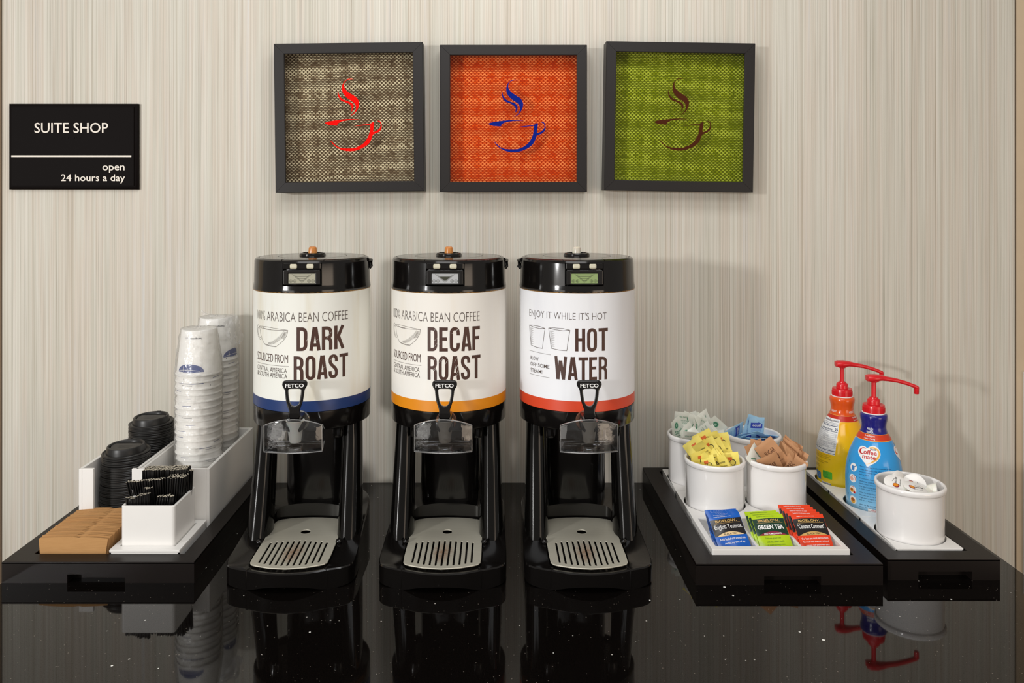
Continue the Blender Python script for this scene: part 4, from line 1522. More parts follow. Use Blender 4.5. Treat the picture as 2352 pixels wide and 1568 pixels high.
def bottle(x, y, label, body, neck, band, blue):
    t = thing('creamer_bottle', label, 'creamer bottle', (x, y, 0), (0, 0, 0), 'pump bottles of liquid creamer')

    def rad(z):
        for (r0, z0), (r1, z1) in zip(BPF[:-1], BPF[1:]):
            if z0 <= z <= z1 and z1 > z0:
                return r0 + (r1 - r0) * (z - z0) / (z1 - z0)
        return .05

    def fm(th0, rref=.05, off=.0003):
        return lambda a, z: ((rad(z) + off) * math.sin(th0 + a / rref), -(rad(z) + off) * math.cos(th0 + a / rref), z)
    b = MB()
    mats = [0 if (a[1] + c[1]) / 2 < .1722 else (2 if (a[1] + c[1]) / 2 < .1836 else 1) for a, c in zip(BPF[:-1], BPF[1:])]
    b.lathe(BPF, 72, mats=mats)
    b.lathe([(rad(.1726) + .0003, .1726), (rad(.1716) + .0003, .1716)], 72, m=3)
    b.lathe([(rad(.1842) + .0003, .1842), (rad(.1834) + .0003, .1834)], 72, m=3)
    kw = dict(step=.003, cut_y=.004)
    if blue:
        f = fm(-.735)
        b.text('FRENCH', 0, .1915, .024, .0042, f, 4, .01, align='C', **kw)
        b.text('VANILLA', 0, .1855, .027, .0042, f, 4, .01, align='C', **kw)
        b.text('Do Not Refrigerate', .001, .1785, .034, .0036, fm(-.72), 4, .01, align='C', **kw)
        b.text('1 pump = 1 serving', .001, .1737, .034, .0036, fm(-.72), 4, .01, align='C', **kw)
        # heart emblem
        g0 = fm(-.66)
        g1 = fm(-.66, off=.0005)
        g2 = fm(-.66, off=.0007)
        hs = [(0, .1250), (-.004, .1300), (-.014, .1385), (-.0225, .1470), (-.0240, .1540), (-.019, .1600), (-.010, .1605), (-.003, .1590), (.004, .1625), (.014, .1640), (.023, .1600), (.0265, .1520), (.024, .1440), (.017, .1360), (.008, .1295)]
        b.shape([(a - .001, z) for a, z in smooth_poly(hs, 4)], g0, 4, **kw)
        arc = lambda P, w0: [(p[0] - 0, p[1]) for p in P]
        sw = smooth_poly([(-.006, .1575), (-.011, .1588), (-.017, .1575), (-.0215, .1535), (-.0205, .1485), (-.016, .1462), (-.0110, .1468), (-.0105, .1482), (-.0145, .1480), (-.0175, .1500), (-.0182, .1535), (-.0150, .1565), (-.0105, .1572)], 4)
        b.shape(sw, g1, 5, **kw)
        so = smooth_poly([(-.004, .1585), (.004, .1612), (.013, .1618), (.0215, .1580), (.0245, .1515), (.0210, .1430), (.013, .1360), (.002, .1305), (-.005, .1290), (.002, .1315), (.011, .1385), (.0185, .1460), (.0210, .1520), (.0180, .1565), (.012, .1590), (.004, .1592)], 4)
        b.shape(so, g1, 3, **kw)
        b.text('Nestlé', .003, .1560, .0130, .0036, g2, 6, .01, **kw)
        b.text('offee', -.0110, .1475, .0285, .0082, g2, 5, .02, **kw)
        b.text('mate', -.0120, .1390, .0270, .0068, g2, 5, .02, **kw)
        # instructions
        f = fm(-.956)
        lines = [(.1215, ['Record date the bottle is opened on the', 'white date code area of label with a', 'permanent marker. Remove', 'safety seal.']),
                 (.0985, ['Remove pump from bag. Turn', 'clockwise until it releases. With clean', 'hands, insert straw of pump', 'into the bottle and twist until', 'it locks into place.']),
                 (.0705, ['Prime the pump by pressing down.', 'Dispense one pump for each', 'single-serve liquid creamer', 'and stir. 1 Pump = 1 Serving']),
                 (.0465, ['Leave on the counter and', 'enjoy. Do not refrigerate.'])]
        for z0, ls in lines:
            for i, s_ in enumerate(ls):
                b.text(s_, 0, z0 - i * .0052, .00150 * len(s_), .0030, f, 6, .0, step=.004)
        for i, (zc, cc) in enumerate(((.1165, 6), (.0945, 7), (.0715, 5), (.0510, 3))):
            f = fm(-1.235, off=.0003)
            b.disc(0, zc, .0082, f, 4, step=.003)
            f = fm(-1.235, off=.0005)
            if i == 0:
                b.rect(-.004, zc - .006, .003, zc + .003, f, 8, .003)
                b.stroke([(.000, zc), (.007, zc + .005)], .0009, f, 6)
            elif i == 1:
                b.disc(-.002, zc - .001, .0042, f, 7, step=.003)
                b.stroke([(-.002, zc + .006), (.006, zc + .003), (.006, zc - .003)], .0010, f, 5)
                b.stroke([(.002, zc + .008), (.009, zc + .005)], .0008, f, 6)
            elif i == 2:
                b.disc(-.002, zc - .001, .0045, f, 3, step=.003)
                b.stroke([(-.003, zc + .007), (.003, zc + .006), (.004, zc - .003)], .0012, f, 5)
                b.disc(.004, zc - .004, .0024, f, 5, step=.003)
                b.disc(-.002, zc, .0028, fm(-1.235, off=.0007), 9, step=.003)
            else:
                b.disc(0, zc - .001, .0055, f, 3, step=.003)
                b.disc(0, zc + .001, .0045, fm(-1.235, off=.0007), 9, ry=.003, step=.003)
            b.text('%d.' % (i + 1), -.0118, zc + .0065, .0030, .0036, fm(-1.30), 6, .0)
        b.rect(-.002, .0300, .040, .0425, fm(-.60, off=.0003), 4, **kw)
        b.text('FOR BEST RESULTS', .003, .0385, .026, .0022, fm(-.60, off=.0005), 5, .01, **kw)
        b.text('300', .001, .0310, .020, .0062, fm(-.60, off=.0005), 5, .05, **kw)
        # second emblem round the side
        b.shape([(a, z) for a, z in smooth_poly(hs, 4)], fm(1.15), 4, **kw)
        b.shape(sw, fm(1.15, off=.0005), 5, **kw)
    else:
        b.text('HAZELNUT', 0, .1895, .030, .0042, fm(-1.20), 4, .01, align='C', **kw)
        b.text('HAZELNUT', 0, .1895, .030, .0042, fm(.50), 4, .01, align='C', **kw)
        b.text('Do Not Refrigerate', 0, .1785, .032, .0036, fm(.75), 4, .01, align='C', **kw)
        b.text('1 pump = 1 serving', 0, .1737, .032, .0036, fm(.75), 4, .01, align='C', **kw)
        f = fm(-.62, off=.0003)
        g = fm(-.62, off=.0005)
        b.shape([(-.070, .1030), (-.0030, .1030), (.0035, .1765), (-.070, .1765)], f, 4, step=.003, cut_y=.004)
        tx = lambda s_, x0, x1, z, hh, bo=0: b.text(s_, x0, z, x1 - x0, hh, g, 6, bo, step=.003, cut_y=.004)
        tx('Nutrition Facts/Datos de Nutrición', -.058, .0010, .1705, .0042, .02)
        tx('About servings per container', -.050, .0005, .1665, .0022)
        tx('Serving size/tamaño por porción 1 pump (5 mL)', -.060, .0000, .1635, .0024, .01)
        b.stroke([(-.070, .1618), (.0012, .1618)], .0012, g, 6)
        tx('Amount per serving', -.050, -.022, .1590, .0020)
        tx('Calories/Calorías', -.052, -.014, .1528, .0048, .02)
        tx('25', -.0075, .0002, .1528, .0060, .04)
        b.stroke([(-.070, .1510), (-.0002, .1510)], .0009, g, 6)
        for i, s_ in enumerate(('% Daily Value / Valor Diario', 'Total Fat/Grasa Total 1g', 'Saturated Fat/Grasa Saturada 0g', 'Trans Fat/Grasa Trans 0g', 'Cholesterol/Colesterol 0mg', 'Sodium/Sodio 0mg', 'Total Carbohydrate/Carbohidrato Total 4g', 'Total Sugars/Azúcares Totales 3g', 'Incl. Added Sugars/Azúcares Añadidos', 'Protein/Proteínas 0g')):
            z = .1475 - i * .0037
            tx(s_, -.060, -.060 + .00125 * len(s_), z, .0022)
            b.stroke([(-.070, z - .0006), (-.0012 - .004 * i / 10, z - .0006)], .00025, g, 6)
            if i in (1, 2, 6, 7, 8):
                tx('%d%%' % (i * 2 % 7), -.0060, -.0020, z, .0022)
        b.stroke([(-.070, .1110), (-.0025, .1110)], .0012, g, 6)
        tx('Not a significant source of dietary fiber, vitamin D', -.062, -.010, .1072, .0020)
        b.stroke([(-.070, .1052), (-.0032, .1052)], .0009, g, 6)
        for i, s_ in enumerate(('INGREDIENTS: WATER, SUGAR, COCONUT OIL', 'AND LESS THAN 2% OF SODIUM CASEINATE', 'MONO- AND DIGLYCERIDES, NATURAL FLAVOR', '', 'INGREDIENTES: AGUA, AZUCAR, ACEITE', 'DE COCO, CASEINATO DE SODIO', '', 'DISTRIBUTED BY', 'GLENDALE, CA USA')):
            if s_:
                b.text(s_, -.058, .0985 - i * .0037, .00122 * len(s_), .0019, g, 10, 0, step=.004, cut_y=.004)
        b.shape(rrect(-.0300, .0490, -.0085, .0650, .002), f, 11, step=.003)
        for i, s_ in enumerate(('Good to know', 'lactose free', 'gluten free', 'cholesterol free')):
            b.text(s_, -.0285, .0610 - i * .0032, .0010 * len(s_), .0018, g, 6, 0, step=.004)
        b.shape(rrect(-.0560, .0420, -.0365, .0580, .002), f, 8, step=.003)
        for i in range(3):
            b.text('Good to talk'[:10 + i], -.0545, .0540 - i * .0035, .0140, .0018, g, 4, 0, step=.004)
        b.rect(-.0350, .0270, -.0110, .0400, f, 4, .003)
        xx = -.0335
        rr = random.Random(4)
        while xx < -.0125:
            ww = rr.choice((.0004, .0007, .0010))
            b.rect(xx, .0285, xx + ww, .0390, g, 6)
            xx += ww + rr.choice((.0005, .0008))
        b.text('10OCT21', .0075, .033, .010, .0022, g, 6, 0, step=.004)
    body_m, neck_m, band_m = body, neck, band
    b.build('bottle_body', [body_m, neck_m, band_m, mat('golden_band', srgb(236, 176, 70), .3), M['white_ink'], mat('emblem_red', srgb(196, 34, 34), .3), mat('label_navy_text', srgb(28, 52, 92), .4), mat('label_skin', srgb(236, 176, 160), .4), mat('label_mid_blue', srgb(60, 130, 196), .4), mat('label_coffee', srgb(166, 92, 50), .4), mat('label_olive_text', srgb(120, 100, 20), .5), mat('label_green', srgb(96, 196, 60), .4)], t, sharp=50)
    p = MB()
    p.lathe([(.0001, .2222), (.0222, .2222), (.0224, .2232), (.0208, .2240), (.0208, .2382), (.0202, .2395), (.0125, .2400), (.0122, .2440), (.0122, .2480), (.0112, .2500), (.0082, .2520), (.0078, .2540), (.0001, .2540)], 48, mats=[1] * 3 + [0] * 9)
    for i in range(56):
        a = 2 * PI * i / 56
        p.box(-.0004, .0004, -.0214, -.0205, .2250, .2340, xf=Matrix.Rotation(a, 4, 'Z'))
    cl = p.build('pump_collar', ['red', M['white_ink']], t, fixn=True)
    p = MB()
    p.lathe([(.0046, .2530), (.0046, .2840), (.0070, .2845), (.0075, .2860), (.0105, .2870), (.0105, .2885), (.0001, .2886)], 24)
    p.build('pump_stem', 'red', t, fixn=True)
    p = MB()
    az = math.radians(-4)
    dirx, diry = math.cos(az), math.sin(az)
    P = []
    for s_, zz, wd, ht in ((-.0150, .2925, .004, .0045), (-.0135, .2925, .0105, .0062), (-.008, .2930, .0130, .0070), (.004, .2935, .0130, .0068), (.014, .2935, .0098, .0058), (.026, .2915, .0068, .0046), (.045, .2885, .0058, .0042), (.065, .2830, .0054, .0040), (.080, .2775, .0052, .0040), (.0865, .2745, .0050, .0040), (.0885, .2735, .003, .003)):
        lp = []
        for q in range(16):
            a = 2 * PI * q / 16
            cu = math.copysign(abs(math.cos(a)) ** .7, math.cos(a)) * wd
            cv_ = math.copysign(abs(math.sin(a)) ** .7, math.sin(a)) * ht
            lp.append((s_ * dirx - cu * diry, s_ * diry + cu * dirx, zz + cv_))
        P.append(lp)
    p.loft(P, 0, True)
    ex, ey = .0845 * dirx, .0845 * diry
    p.lathe([(.0001, .2615), (.0040, .2615), (.0046, .2625), (.0048, .2760), (.0001, .2760)], 20, c=(ex, ey))
    p.build('pump_spout', 'red', t, fixn=True)
    return t


blue_body = zgrad('blue_bottle_label', [(0, srgb(182, 218, 238)), (.25, srgb(130, 194, 232)), (.62, srgb(52, 158, 222)), (1, srgb(40, 150, 222))], .012, .172)
yel_body = zgrad('yellow_bottle_label', [(0, srgb(252, 226, 60)), (.5, srgb(252, 206, 20)), (1, srgb(250, 184, 10))], .012, .172)
bottle(.7760, -.2270, 'blue coffee creamer bottle with navy neck and red pump', blue_body, mat('navy_neck', srgb(26, 26, 120), .2, coat=.3), mat('brick_red_band', srgb(206, 58, 26), .3), True)
bottle(.7720, -.0870, 'yellow and orange hazelnut creamer bottle with red pump', yel_body, mat('orange_neck', srgb(226, 86, 20), .2, coat=.3), mat('deep_red_band', srgb(196, 40, 20), .3), False)

ORD = 'first second third fourth fifth sixth seventh eighth ninth tenth eleventh twelfth thirteenth fourteenth fifteenth sixteenth seventeenth eighteenth nineteenth twentieth'.split()
ORD += ['twenty-' + q for q in ORD[:9]] + ['thirtieth'] + ['thirty-' + q for q in ORD[:9]] + ['fortieth'] + ['forty-' + q for q in ORD[:9]]

# ------------------------------------------------------------------ left tray: sleeves
b = MB()
N = 14


def sleeve_loop(z, hwv, yo, t_):
    out = []
    for i in range(N + 1):
        u = -1 + 2 * i / N
        out.append((u * hwv, yo - t_ / 2 - .0, z))
    for i in range(N, -1, -1):
        u = -1 + 2 * i / N
        out.append((u * hwv, yo + t_ / 2, z))
    return out


HS = .0520
vs, fs = [], []
cols = []
for yy in (-.0009, -.0001, .0001, .0009):
    for i in range(N + 1):
        u = -1 + 2 * i / N
        top = HS - .0028 * u * u - (.0016 if i == 8 else 0)
        botz = 0.0018 * (1 - u * u)
        for j in range(5):
            k = j / 4
            hwv = .0555 + (.0612 - .0555) * k
            vs.append((u * hwv, yy * (1 - .75 * abs(u) ** 6), botz + (top - botz) * k))
for L in range(4):
    for i in range(N):
        for j in range(4):
            a = L * (N + 1) * 5 + i * 5 + j
            q = [a, a + 5, a + 6, a + 1]
            fs.append(q if L in (0, 2) else q[::-1])
for (L0_, L1_) in ((0, 1), (2, 3)):
    for i in range(N):
        for j in (0, 4):
            a = L0_ * (N + 1) * 5 + i * 5 + j
            c = L1_ * (N + 1) * 5 + i * 5 + j
            fs.append([a, a + 5, c + 5, c])
for (L0_, L1_) in ((0, 3),):
    for i in (0, N):
        for j in range(4):
            a = L0_ * (N + 1) * 5 + i * 5 + j
            c = L1_ * (N + 1) * 5 + i * 5 + j
            fs.append([a, a + 1, c + 1, c])
b.add(vs, fs, 0, True)
s0 = b.build('cup_sleeve', 'kraft', sharp=30)
g = 'kraft cardboard cup sleeves in the black tray'
ns = 46
for i in range(ns):
    o = s0 if i == 0 else dup(s0)
    lb = 'kraft cup sleeve standing on edge, %s from the front of the row' % ORD[min(i, 48)]
    if i == 0:
        lb = 'frontmost kraft cup sleeve, its full face showing'
    if i == ns - 1:
        lb = 'rearmost kraft cup sleeve, against the white cup organizer'
    place(o, (-.7420 + R.uniform(-.0008, .0008), -.4530 + i * .00305 + R.uniform(-.0003, .0003), .0085 + R.uniform(0, .0018)), (math.radians(R.uniform(-4.5, -1)), math.radians(R.uniform(-.7, .7)), math.radians(R.uniform(-1.2, 1.2))), lb, 'cup sleeve', g)

# straw bin and its plate
b = MB()
b.plate(rrect(-.6750, -.4590, -.5510, -.3250, .0015, 3), [[(-.6640, -.4430), (-.5650, -.4430), (-.5650, -.3400), (-.6640, -.3400)]], .0050, lambda x, y, zz: (x, y, .0400 + zz), 0, .0008)
for a, b_, c, d in ((-.6745, -.5515, -.4585, -.4550), (-.6745, -.5515, -.3290, -.3255), (-.6745, -.6715, -.4585, -.3255), (-.5545, -.5515, -.4585, -.3255)):
    b.box(a, b_, c, d, .0078, .0378)
tag(b.build('holder_insert', 'white_acrylic'), 'white holder insert around the straw bin', 'insert', 'white crock holder inserts in the trays')
b = MB()
ol = rrect(-.6625, -.4415, -.5665, -.3415, .0060, 5)
il = rrect(-.6580, -.4370, -.5710, -.3460, .0035, 5)
z0, z1 = .0080, .1126
loops = [[(x, y, z0) for x, y in ol], [(x, y, z1 - .0012) for x, y in ol], [(x * .999 - .0006, y * .999 - .0004, z1) for x, y in rrect(-.6616, -.4406, -.5674, -.3424, .0055, 5)], [(x, y, z1) for x, y in rrect(-.6588, -.4378, -.5702, -.3452, .0040, 5)], [(x, y, z1 - .001) for x, y in il], [(x, y, z0 + .003) for x, y in il]]
loops[2] = [(x, y, z1) for x, y in rrect(-.6617, -.4407, -.5673, -.3423, .0055, 5)]
b.loft(loops, 0, False)
tag(b.build('straw_bin', 'white_acrylic', fixn=True), 'white square bin full of black sip straws', 'bin')

# sip straws: flat double tube with pale cut end
b = MB()
for s_ in (-1, 1):
    n = 10
    ro, ri = .00118, .00052
    ring = lambda r, z: [(s_ * .00102 + r * math.cos(2 * PI * q / n), r * math.sin(2 * PI * q / n), z) for q in range(n)]
    vs = ring(ro, -1) + ring(ro, 0) + ring(ri, 0) + ring(ri, -.03)
    fs, f2, f3 = [], [], []
    for i in range(n):
        j = (i + 1) % n
        fs.append([i, j, n + j, n + i])
        f2.append([n + i, n + j, 2 * n + j, 2 * n + i])
        f3.append([2 * n + i, 2 * n + j, 3 * n + j, 3 * n + i])
    base = len(b.v)
    b.add(vs, fs, 0, True)
    for q in f2:
        b.f.append([v + base for v in q]); b.mi.append(1); b.sm.append(False)
    for q in f3:
        b.f.append([v + base for v in q]); b.mi.append(0); b.sm.append(False)
    b.f.append([3 * n + v + base for v in range(n)]); b.mi.append(0); b.sm.append(False)
st0 = b.build('sip_straw', ['straw_black', M['straw_end']])
st_n = 0


def straw(tip, root, lb, grp):
    global st_n
    tip = Vector(tip)
    root = Vector(root)
    d = tip - root
    L = d.length
    o = st0 if st_n == 0 else dup(st0)
    st_n += 1
    e = d.to_track_quat('Z', 'Y').to_matrix() @ Matrix.Rotation(R.uniform(-.6, .6), 3, 'Z')
    o.scale = (1, 1, L)
    place(o, tip, e.to_euler(), lb, 'straw', grp)


def bunch(nx, ny, c, px, py, rx, ry, rspx, rspy, zt0, slx, sly, lb, grp, jit=.0006, zj=.0012):
    """tips on a grid around c=(x,y), roots around (rx,ry)"""
    for j in range(ny):
        for i in range(nx):
            u, v = i - (nx - 1) / 2, j - (ny - 1) / 2
            off = .5 if j % 2 else 0
            x = c[0] + (u + off) * px + R.uniform(-jit, jit)
            y = c[1] + v * py + R.uniform(-jit, jit)
            z = zt0 + slx * (x - c[0]) + sly * (y - c[1]) + R.uniform(-zj, zj)
            l2 = '%s, %s from left, %s row from back' % (lb, ORD[i], ORD[ny - 1 - j])
            straw((x, y, z), (rx + u * rspx, ry + v * rspy, .0125), l2, grp)


gS = 'black sip straws in the white bin'
bunch(17, 8, (-.6165, -.3565), .00475, .0033, -.6145, -.3590, .0046, .0032, .1525, .02, 0, 'sip straw in the rear bunch', gS + ', rear bunch', .0005, .0006)
bunch(15, 3, (-.6420, -.3870), .0047, .0030, -.6260, -.3830, .0030, .0030, .1400, .10, 0, 'sip straw in the left-leaning bunch', gS + ', left bunch')
bunch(7, 6, (-.5860, -.3800), .0046, .0034, -.5950, -.3830, .0034, .0030, .1450, .05, 0, 'sip straw in the right bunch', gS + ', right bunch')
bunch(4, 2, (-.6510, -.4280), .0046, .0030, -.6480, -.4250, .0040, .0030, .1235, .05, 0, 'sip straw in the front left fan', gS + ', front left fan')
bunch(3, 1, (-.6360, -.4290), .0046, .0030, -.6400, -.4260, .0040, .0030, .1260, .05, 0, 'sip straw near the front wall', gS + ', front left pair')
bunch(4, 2, (-.6260, -.4260), .0044, .0030, -.6300, -.4240, .0040, .0030, .1290, .05, 0, 'sip straw in the front middle cluster', gS + ', front middle cluster')
bunch(6, 3, (-.5900, -.4240), .0046, .0030, -.6080, -.4200, .0040, .0030, .1250, .03, 0, 'sip straw in the front right cluster', gS + ', front right cluster')
bunch(3, 2, (-.6300, -.4070), .0048, .0036, -.6290, -.4050, .0040, .0030, .1330, .05, 0, 'lone sip straw in the middle', gS + ', middle singles')
bunch(2, 3, (-.5700, -.3580), .0046, .0040, -.5745, -.3620, .0030, .0040, .1480, .0, 0, 'sip straw at the far right corner', gS + ', far right')

# ------------------------------------------------------------------ cup and lid organizer
b = MB()
x0, x1, y0, y1, z0, z1 = -.8000, -.5480, -.3190, -.0370, .0080, .1380
tk = .0065
b.box(x0, x0 + tk, y0, y1, z0, z1, bev=.0008)
b.box(x1 - tk, x1, y0, y1, z0, z1, bev=.0008)
b.box(x0 + tk, x1 - tk, y1 - tk, y1, z0, z1, bev=.0008)
b.box(-.6905, -.6855, y0 + .001, y1 - tk, z0, z1, bev=.0006)
b.box(-.6845, -.6795, y0 + .001, y1 - tk, z0, z1 - .002, bev=.0006)
b.box(x0 + tk, x0 + .0280, y0, y0 + tk, z0, z1, bev=.0008)
b.box(-.6980, x1 - tk, y0, y0 + tk, z0, z1, bev=.0008)
b.box(x0 + tk, x1 - tk, y0 + tk, y1 - tk, z0, z0 + .028)
tag(b.build('cup_organizer', 'white_acrylic'), 'white two-channel organizer holding lid stacks and cup stacks', 'organizer')

# lids
b = MB()
b.lathe([(.0395, -.0085), (.0402, -.0075), (.0425, -.0015), (.0448, -.0012), (.0458, 0), (.0458, .0012), (.0450, .0022), (.0436, .0026), (.0425, .0018), (.0415, .0006), (.0395, .0006), (.0380, .0012), (.0372, .0050), (.0360, .0125), (.0352, .0140), (.0340, .0146), (.0322, .0144), (.0310, .0132), (.0300, .0095), (.0001, .0085)], 56)
f = lambda x, y: (x, y, .0088)
# sloping plate of the drinking side and its edge
b.loft([[(-.027, .0100, .0084), (.027, .0100, .0084), (.029, -.002, .0086), (.022, -.0195, .0088), (0, -.0285, .0088), (-.022, -.0195, .0088), (-.029, -.002, .0086)],
        [(-.027, .0100, .0125), (.027, .0100, .0125), (.0295, -.002, .0120), (.0225, -.0200, .0105), (0, -.0290, .0098), (-.0225, -.0200, .0105), (-.0295, -.002, .0120)]], 0, False)
b.box(-.004, .004, .0310, .0345, .0142, .0150)
f = lambda x, y: (x, y, .0112 + .0001 * 0 + (y + .01) * .055 + .0006)
b.text('PLEASE RECYCLE', -.015, -.002, .030, .0030, f, 0, .01)
b.text('CAUTION HOT', -.012, -.010, .024, .0045, f, 0, .01)
LT = b.build('cup_lid', 'lid_black', sharp=35, fixn=True)
b = MB()
b.lathe([(.0395, -.0085), (.0402, -.0075), (.0425, -.0015), (.0448, -.0012), (.0458, 0), (.0458, .0012), (.0450, .0022), (.0436, .0026), (.0425, .0018), (.0415, .0004), (.0395, .0002)], 56)
LR = b.build('cup_lid', 'lid_black', sharp=35, fixn=True)
first = [True, True]
for si, (lx, ly, zt, nm) in enumerate(((-.7425, -.2440, .1485, 'front'), (-.7420, -.1260, .1745, 'rear'))):
    z = zt
    gname = 'black lids under the top one of the %s lid stack' % nm
    o = LT if si == 0 else dup(LT)
    place(o, (lx, ly, z), (math.radians(2), math.radians(-1.5), math.radians(-6)), 'topmost black domed cup lid of the %s lid stack' % nm, 'cup lid', 'top lids')
    i = 0
    while z > .052:
        z -= .0034
        i += 1
        if first[0]:
            o = LR
            first[0] = False
        else:
            o = dup(LR)
        place(o, (lx + R.uniform(-.0007, .0007) - .0004 * i * (.4 if si == 0 else 0), ly + R.uniform(-.0007, .0007), z), (math.radians(R.uniform(-.8, 1.6)), math.radians(R.uniform(-1.2, .6)), R.uniform(0, 6)), 'black cup lid, %s from the top in the %s lid stack' % (ORD[i], nm), 'cup lid', gname)

# paper cups, upside down
CH = .0930


def cup(print_):
    b = MB()
    b.lathe([(.0300, CH - .0060), (.0318, CH - .0060), (.0322, CH - .0010), (.0330, CH), (.0342, CH - .0006), (.0346, CH - .003), (.0438, .0052), (.0440, .0046), (.0456, .0040), (.0464, .0022), (.0456, .0004), (.0440, .0000), (.0430, .0012), (.0428, .004)], 56)
    b.lathe([(.0001, CH - .0058), (.0320, CH - .0058)], 40)
    rad = lambda z: .0346 + (.0438 - .0346) * (CH - .003 - z) / (CH - .003 - .0052)
    fm = lambda th0, off=.0002: (lambda a, z: ((rad(z) + off) * math.sin(th0 + a / .04), -(rad(z) + off) * math.cos(th0 + a / .04), z))
    if print_:
        th0 = {1: -.13, 2: .15}[print_]
        b.text('hampton', .000, CH - .0185, .0260, .0052, fm(th0), 2, .02, step=.004, rot180=True)
        b.text('.com', -.0140, CH - .0172, .0125, .0036, fm(th0), 3, -.01, step=.004, rot180=True)
        th1 = {1: -.10, 2: 1.35}[print_]
        P = [(-.0270, .0095), (.0270, .0095)] + [(.0270 * math.cos(PI * q / 16), .0105 + .0150 * math.sin(PI * q / 16)) for q in range(1, 16)]
        b.shape(P, fm(th1), 1, step=.004)
        b.stroke([(-.025, .0115), (-.012, .0140), (.004, .0142), (.020, .0115)], .0007, fm(th1, .0004), 0)
        b.stroke([(-.016, .0105), (-.010, .0085), (.004, .0082), (.016, .0105)], .0008, fm(th1), 1)
        b.stroke([(-.013, .0105), (-.0138, .0215)], .0006, fm(th1, .0004), 0)
        b.disc(-.021, .0068, .0009, fm(th1), 2)
    else:
        P = [(-.0270, .0125), (.0270, .0125)] + [(.0270 * math.cos(PI * q / 16), .0125 + .0150 * math.sin(PI * q / 16)) for q in range(1, 16)]
        b.shape(P, fm(0.0), 1, step=.004)
        b.stroke([(-.016, .0098), (-.010, .0090), (.006, .0088)], .0007, fm(0.0), 2)
        b.stroke([(.0, .0065), (.0, .0100)], .0007, fm(1.0), 2)
        b.stroke([(-.008, .0078), (.010, .0086)], .0009, fm(2.6), 1)
    return b.build('paper_cup', ['paper_cup', M['navy_ink'], M['dark_ink'], mat('pale_grey_ink', srgb(170, 172, 184), .5)], sharp=50)


cu0 = None
for si, (lx, ly, zt, nm, pr_) in enumerate(((-.6165, -.1870, .2950, 'front', 1), (-.6150, -.0860, .3040, 'rear', 2))):
    o = cup(pr_)
    place(o, (lx, ly, zt), (0, 0, 0), 'upside-down white paper cup on top of the %s cup stack, full side showing' % nm, 'paper cup', 'top cups')
    pt = .01335
    z = zt
    i = 0
    while z - pt > .037:
        z -= pt
        i += 1
        if cu0 is None:
            cu0 = cup(0)
            o = cu0
        else:
            o = dup(cu0)
        yaw = (-.1 if i in (2, 7) else R.uniform(.9, 5.2)) if si == 0 else (.9 if i in (3, 6, 9, 10) else R.uniform(2, 5))
        place(o, (lx + R.uniform(-.0008, .0008), ly + R.uniform(-.0008, .0008), z), (math.radians(R.uniform(-1.3, 1.3)), math.radians(R.uniform(-1.3, 1.3)), yaw), 'white paper cup, %s from the top in the %s cup stack, rim showing' % (ORD[i], nm), 'paper cup', 'white paper cups nested in the %s stack' % nm)

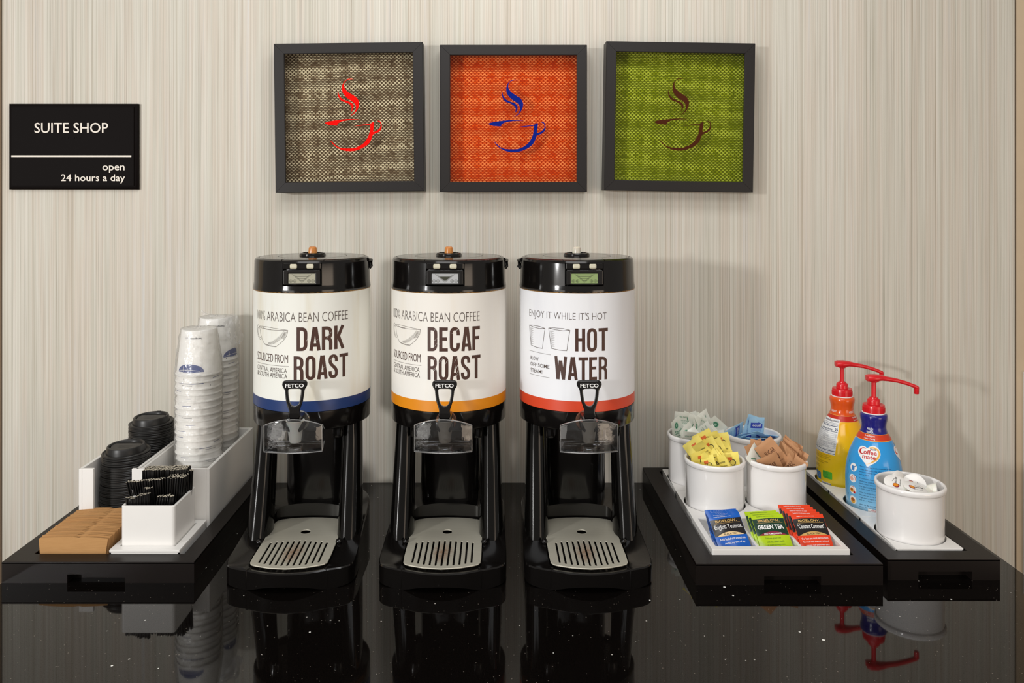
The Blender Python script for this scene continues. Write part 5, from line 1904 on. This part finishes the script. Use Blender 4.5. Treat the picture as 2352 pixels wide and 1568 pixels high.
# crinkled film bags round the cup stacks
for si, (lx, ly, zt, nm) in enumerate(((-.6165, -.1870, .2950, 'front'), (-.6150, -.0860, .3040, 'rear'))):
    rr = random.Random(20 + si)
    b = MB()
    nz, nt = 84, 72
    vs, fs = [], []
    top = zt + CH + .0008
    ph = [rr.uniform(0, 6.28) for _ in range(12)]
    for j in range(nz + 1):
        k = j / nz
        z = .0420 + (top - .0420) * k
        if z < zt + .004:
            base = .0470 - .0018 * (0.5 + 0.5 * math.cos((z - zt - .002) / .01335 * 2 * PI + PI))
        else:
            base = .0473 - (.0473 - .0352) * (z - zt - .004) / (CH - .004)
        for i in range(nt):
            a = 2 * PI * i / nt
            wv = .0007 * math.sin(5 * a + ph[0] + z * 60) + .0006 * math.sin(9 * a + ph[1] - z * 110) + .0005 * math.sin(17 * a + ph[2] + z * 190)
            wv += .0009 * max(0, math.sin(3 * a + ph[3] + z * 35)) ** 3
            r = base + .0010 + abs(wv)
            vs.append((r * math.sin(a), -r * math.cos(a), z))
    for j in range(nz):
        for i in range(nt):
            i2 = (i + 1) % nt
            fs.append([j * nt + i, j * nt + i2, (j + 1) * nt + i2, (j + 1) * nt + i])
    # gathered top
    off = nz * nt
    for q, (rk, dz) in enumerate(((.75, .0012), (.35, .0020), (.06, .0030))):
        for i in range(nt):
            a = 2 * PI * i / nt
            r = .0352 * rk * (1 + .05 * math.sin(7 * a + q))
            vs.append((r * math.sin(a), -r * math.cos(a), top + dz + .0012 * math.sin(4 * a + q * 2 + ph[5])))
    for q in range(3):
        for i in range(nt):
            i2 = (i + 1) % nt
            a0 = (nz + q) * nt
            fs.append([a0 + i, a0 + i2, a0 + nt + i2, a0 + nt + i])
    b.add(vs, fs, 0, True)
    t = b.build('plastic_cup_bag', 'film', loc=(lx, ly, 0), sharp=80)
    tag(t, 'crinkled clear plastic bag around the %s cup stack' % nm, 'plastic bag', 'clear plastic bags round the cups')
    if si == 1:
        # loose tail of the bag flopping over at the right, and a corner sticking up at the left
        b = MB()
        vs, fs = [], []
        path = [(.020, -.010, top - .001), (.034, -.016, top - .004), (.043, -.020, top - .018), (.048, -.022, top - .034), (.054, -.023, top - .048), (.0575, -.023, top - .057)]
        path = smooth_poly(path, 3, False)
        nn = 9
        for j, p in enumerate(path):
            k = j / (len(path) - 1)
            wd = .012 + .012 * math.sin(PI * k) - .002 * k
            for i in range(nn):
                u = -1 + 2 * i / (nn - 1)
                vs.append((p[0] + .0028 * math.sin(i * 2.1 + j * .8) + u * wd * .40, p[1] + u * wd * .7 + .002 * math.sin(i * 1.7 + j), p[2] + u * wd * .50 + .002 * math.cos(i * 1.9 + j * 1.3)))
        for j in range(len(path) - 1):
            for i in range(nn - 1):
                a = j * nn + i
                fs.append([a, a + 1, a + nn + 1, a + nn])
        b.add(vs, fs, 0, True)
        vs, fs = [], []
        for j in range(6):
            k = j / 5
            for i in range(6):
                u = i / 5
                vs.append((-.027 + u * .040 * (1 - k * .75) - k * .004, -.008 + .002 * math.sin(i * 2 + j), top + .001 + k * (.0140 - u * .006) + .001 * math.sin(i * 1.5)))
        for j in range(5):
            for i in range(5):
                a = j * 6 + i
                fs.append([a, a + 1, a + 7, a + 6])
        b.add(vs, fs, 0, True)
        b.build('loose_bag_end', 'film', t, sharp=80)
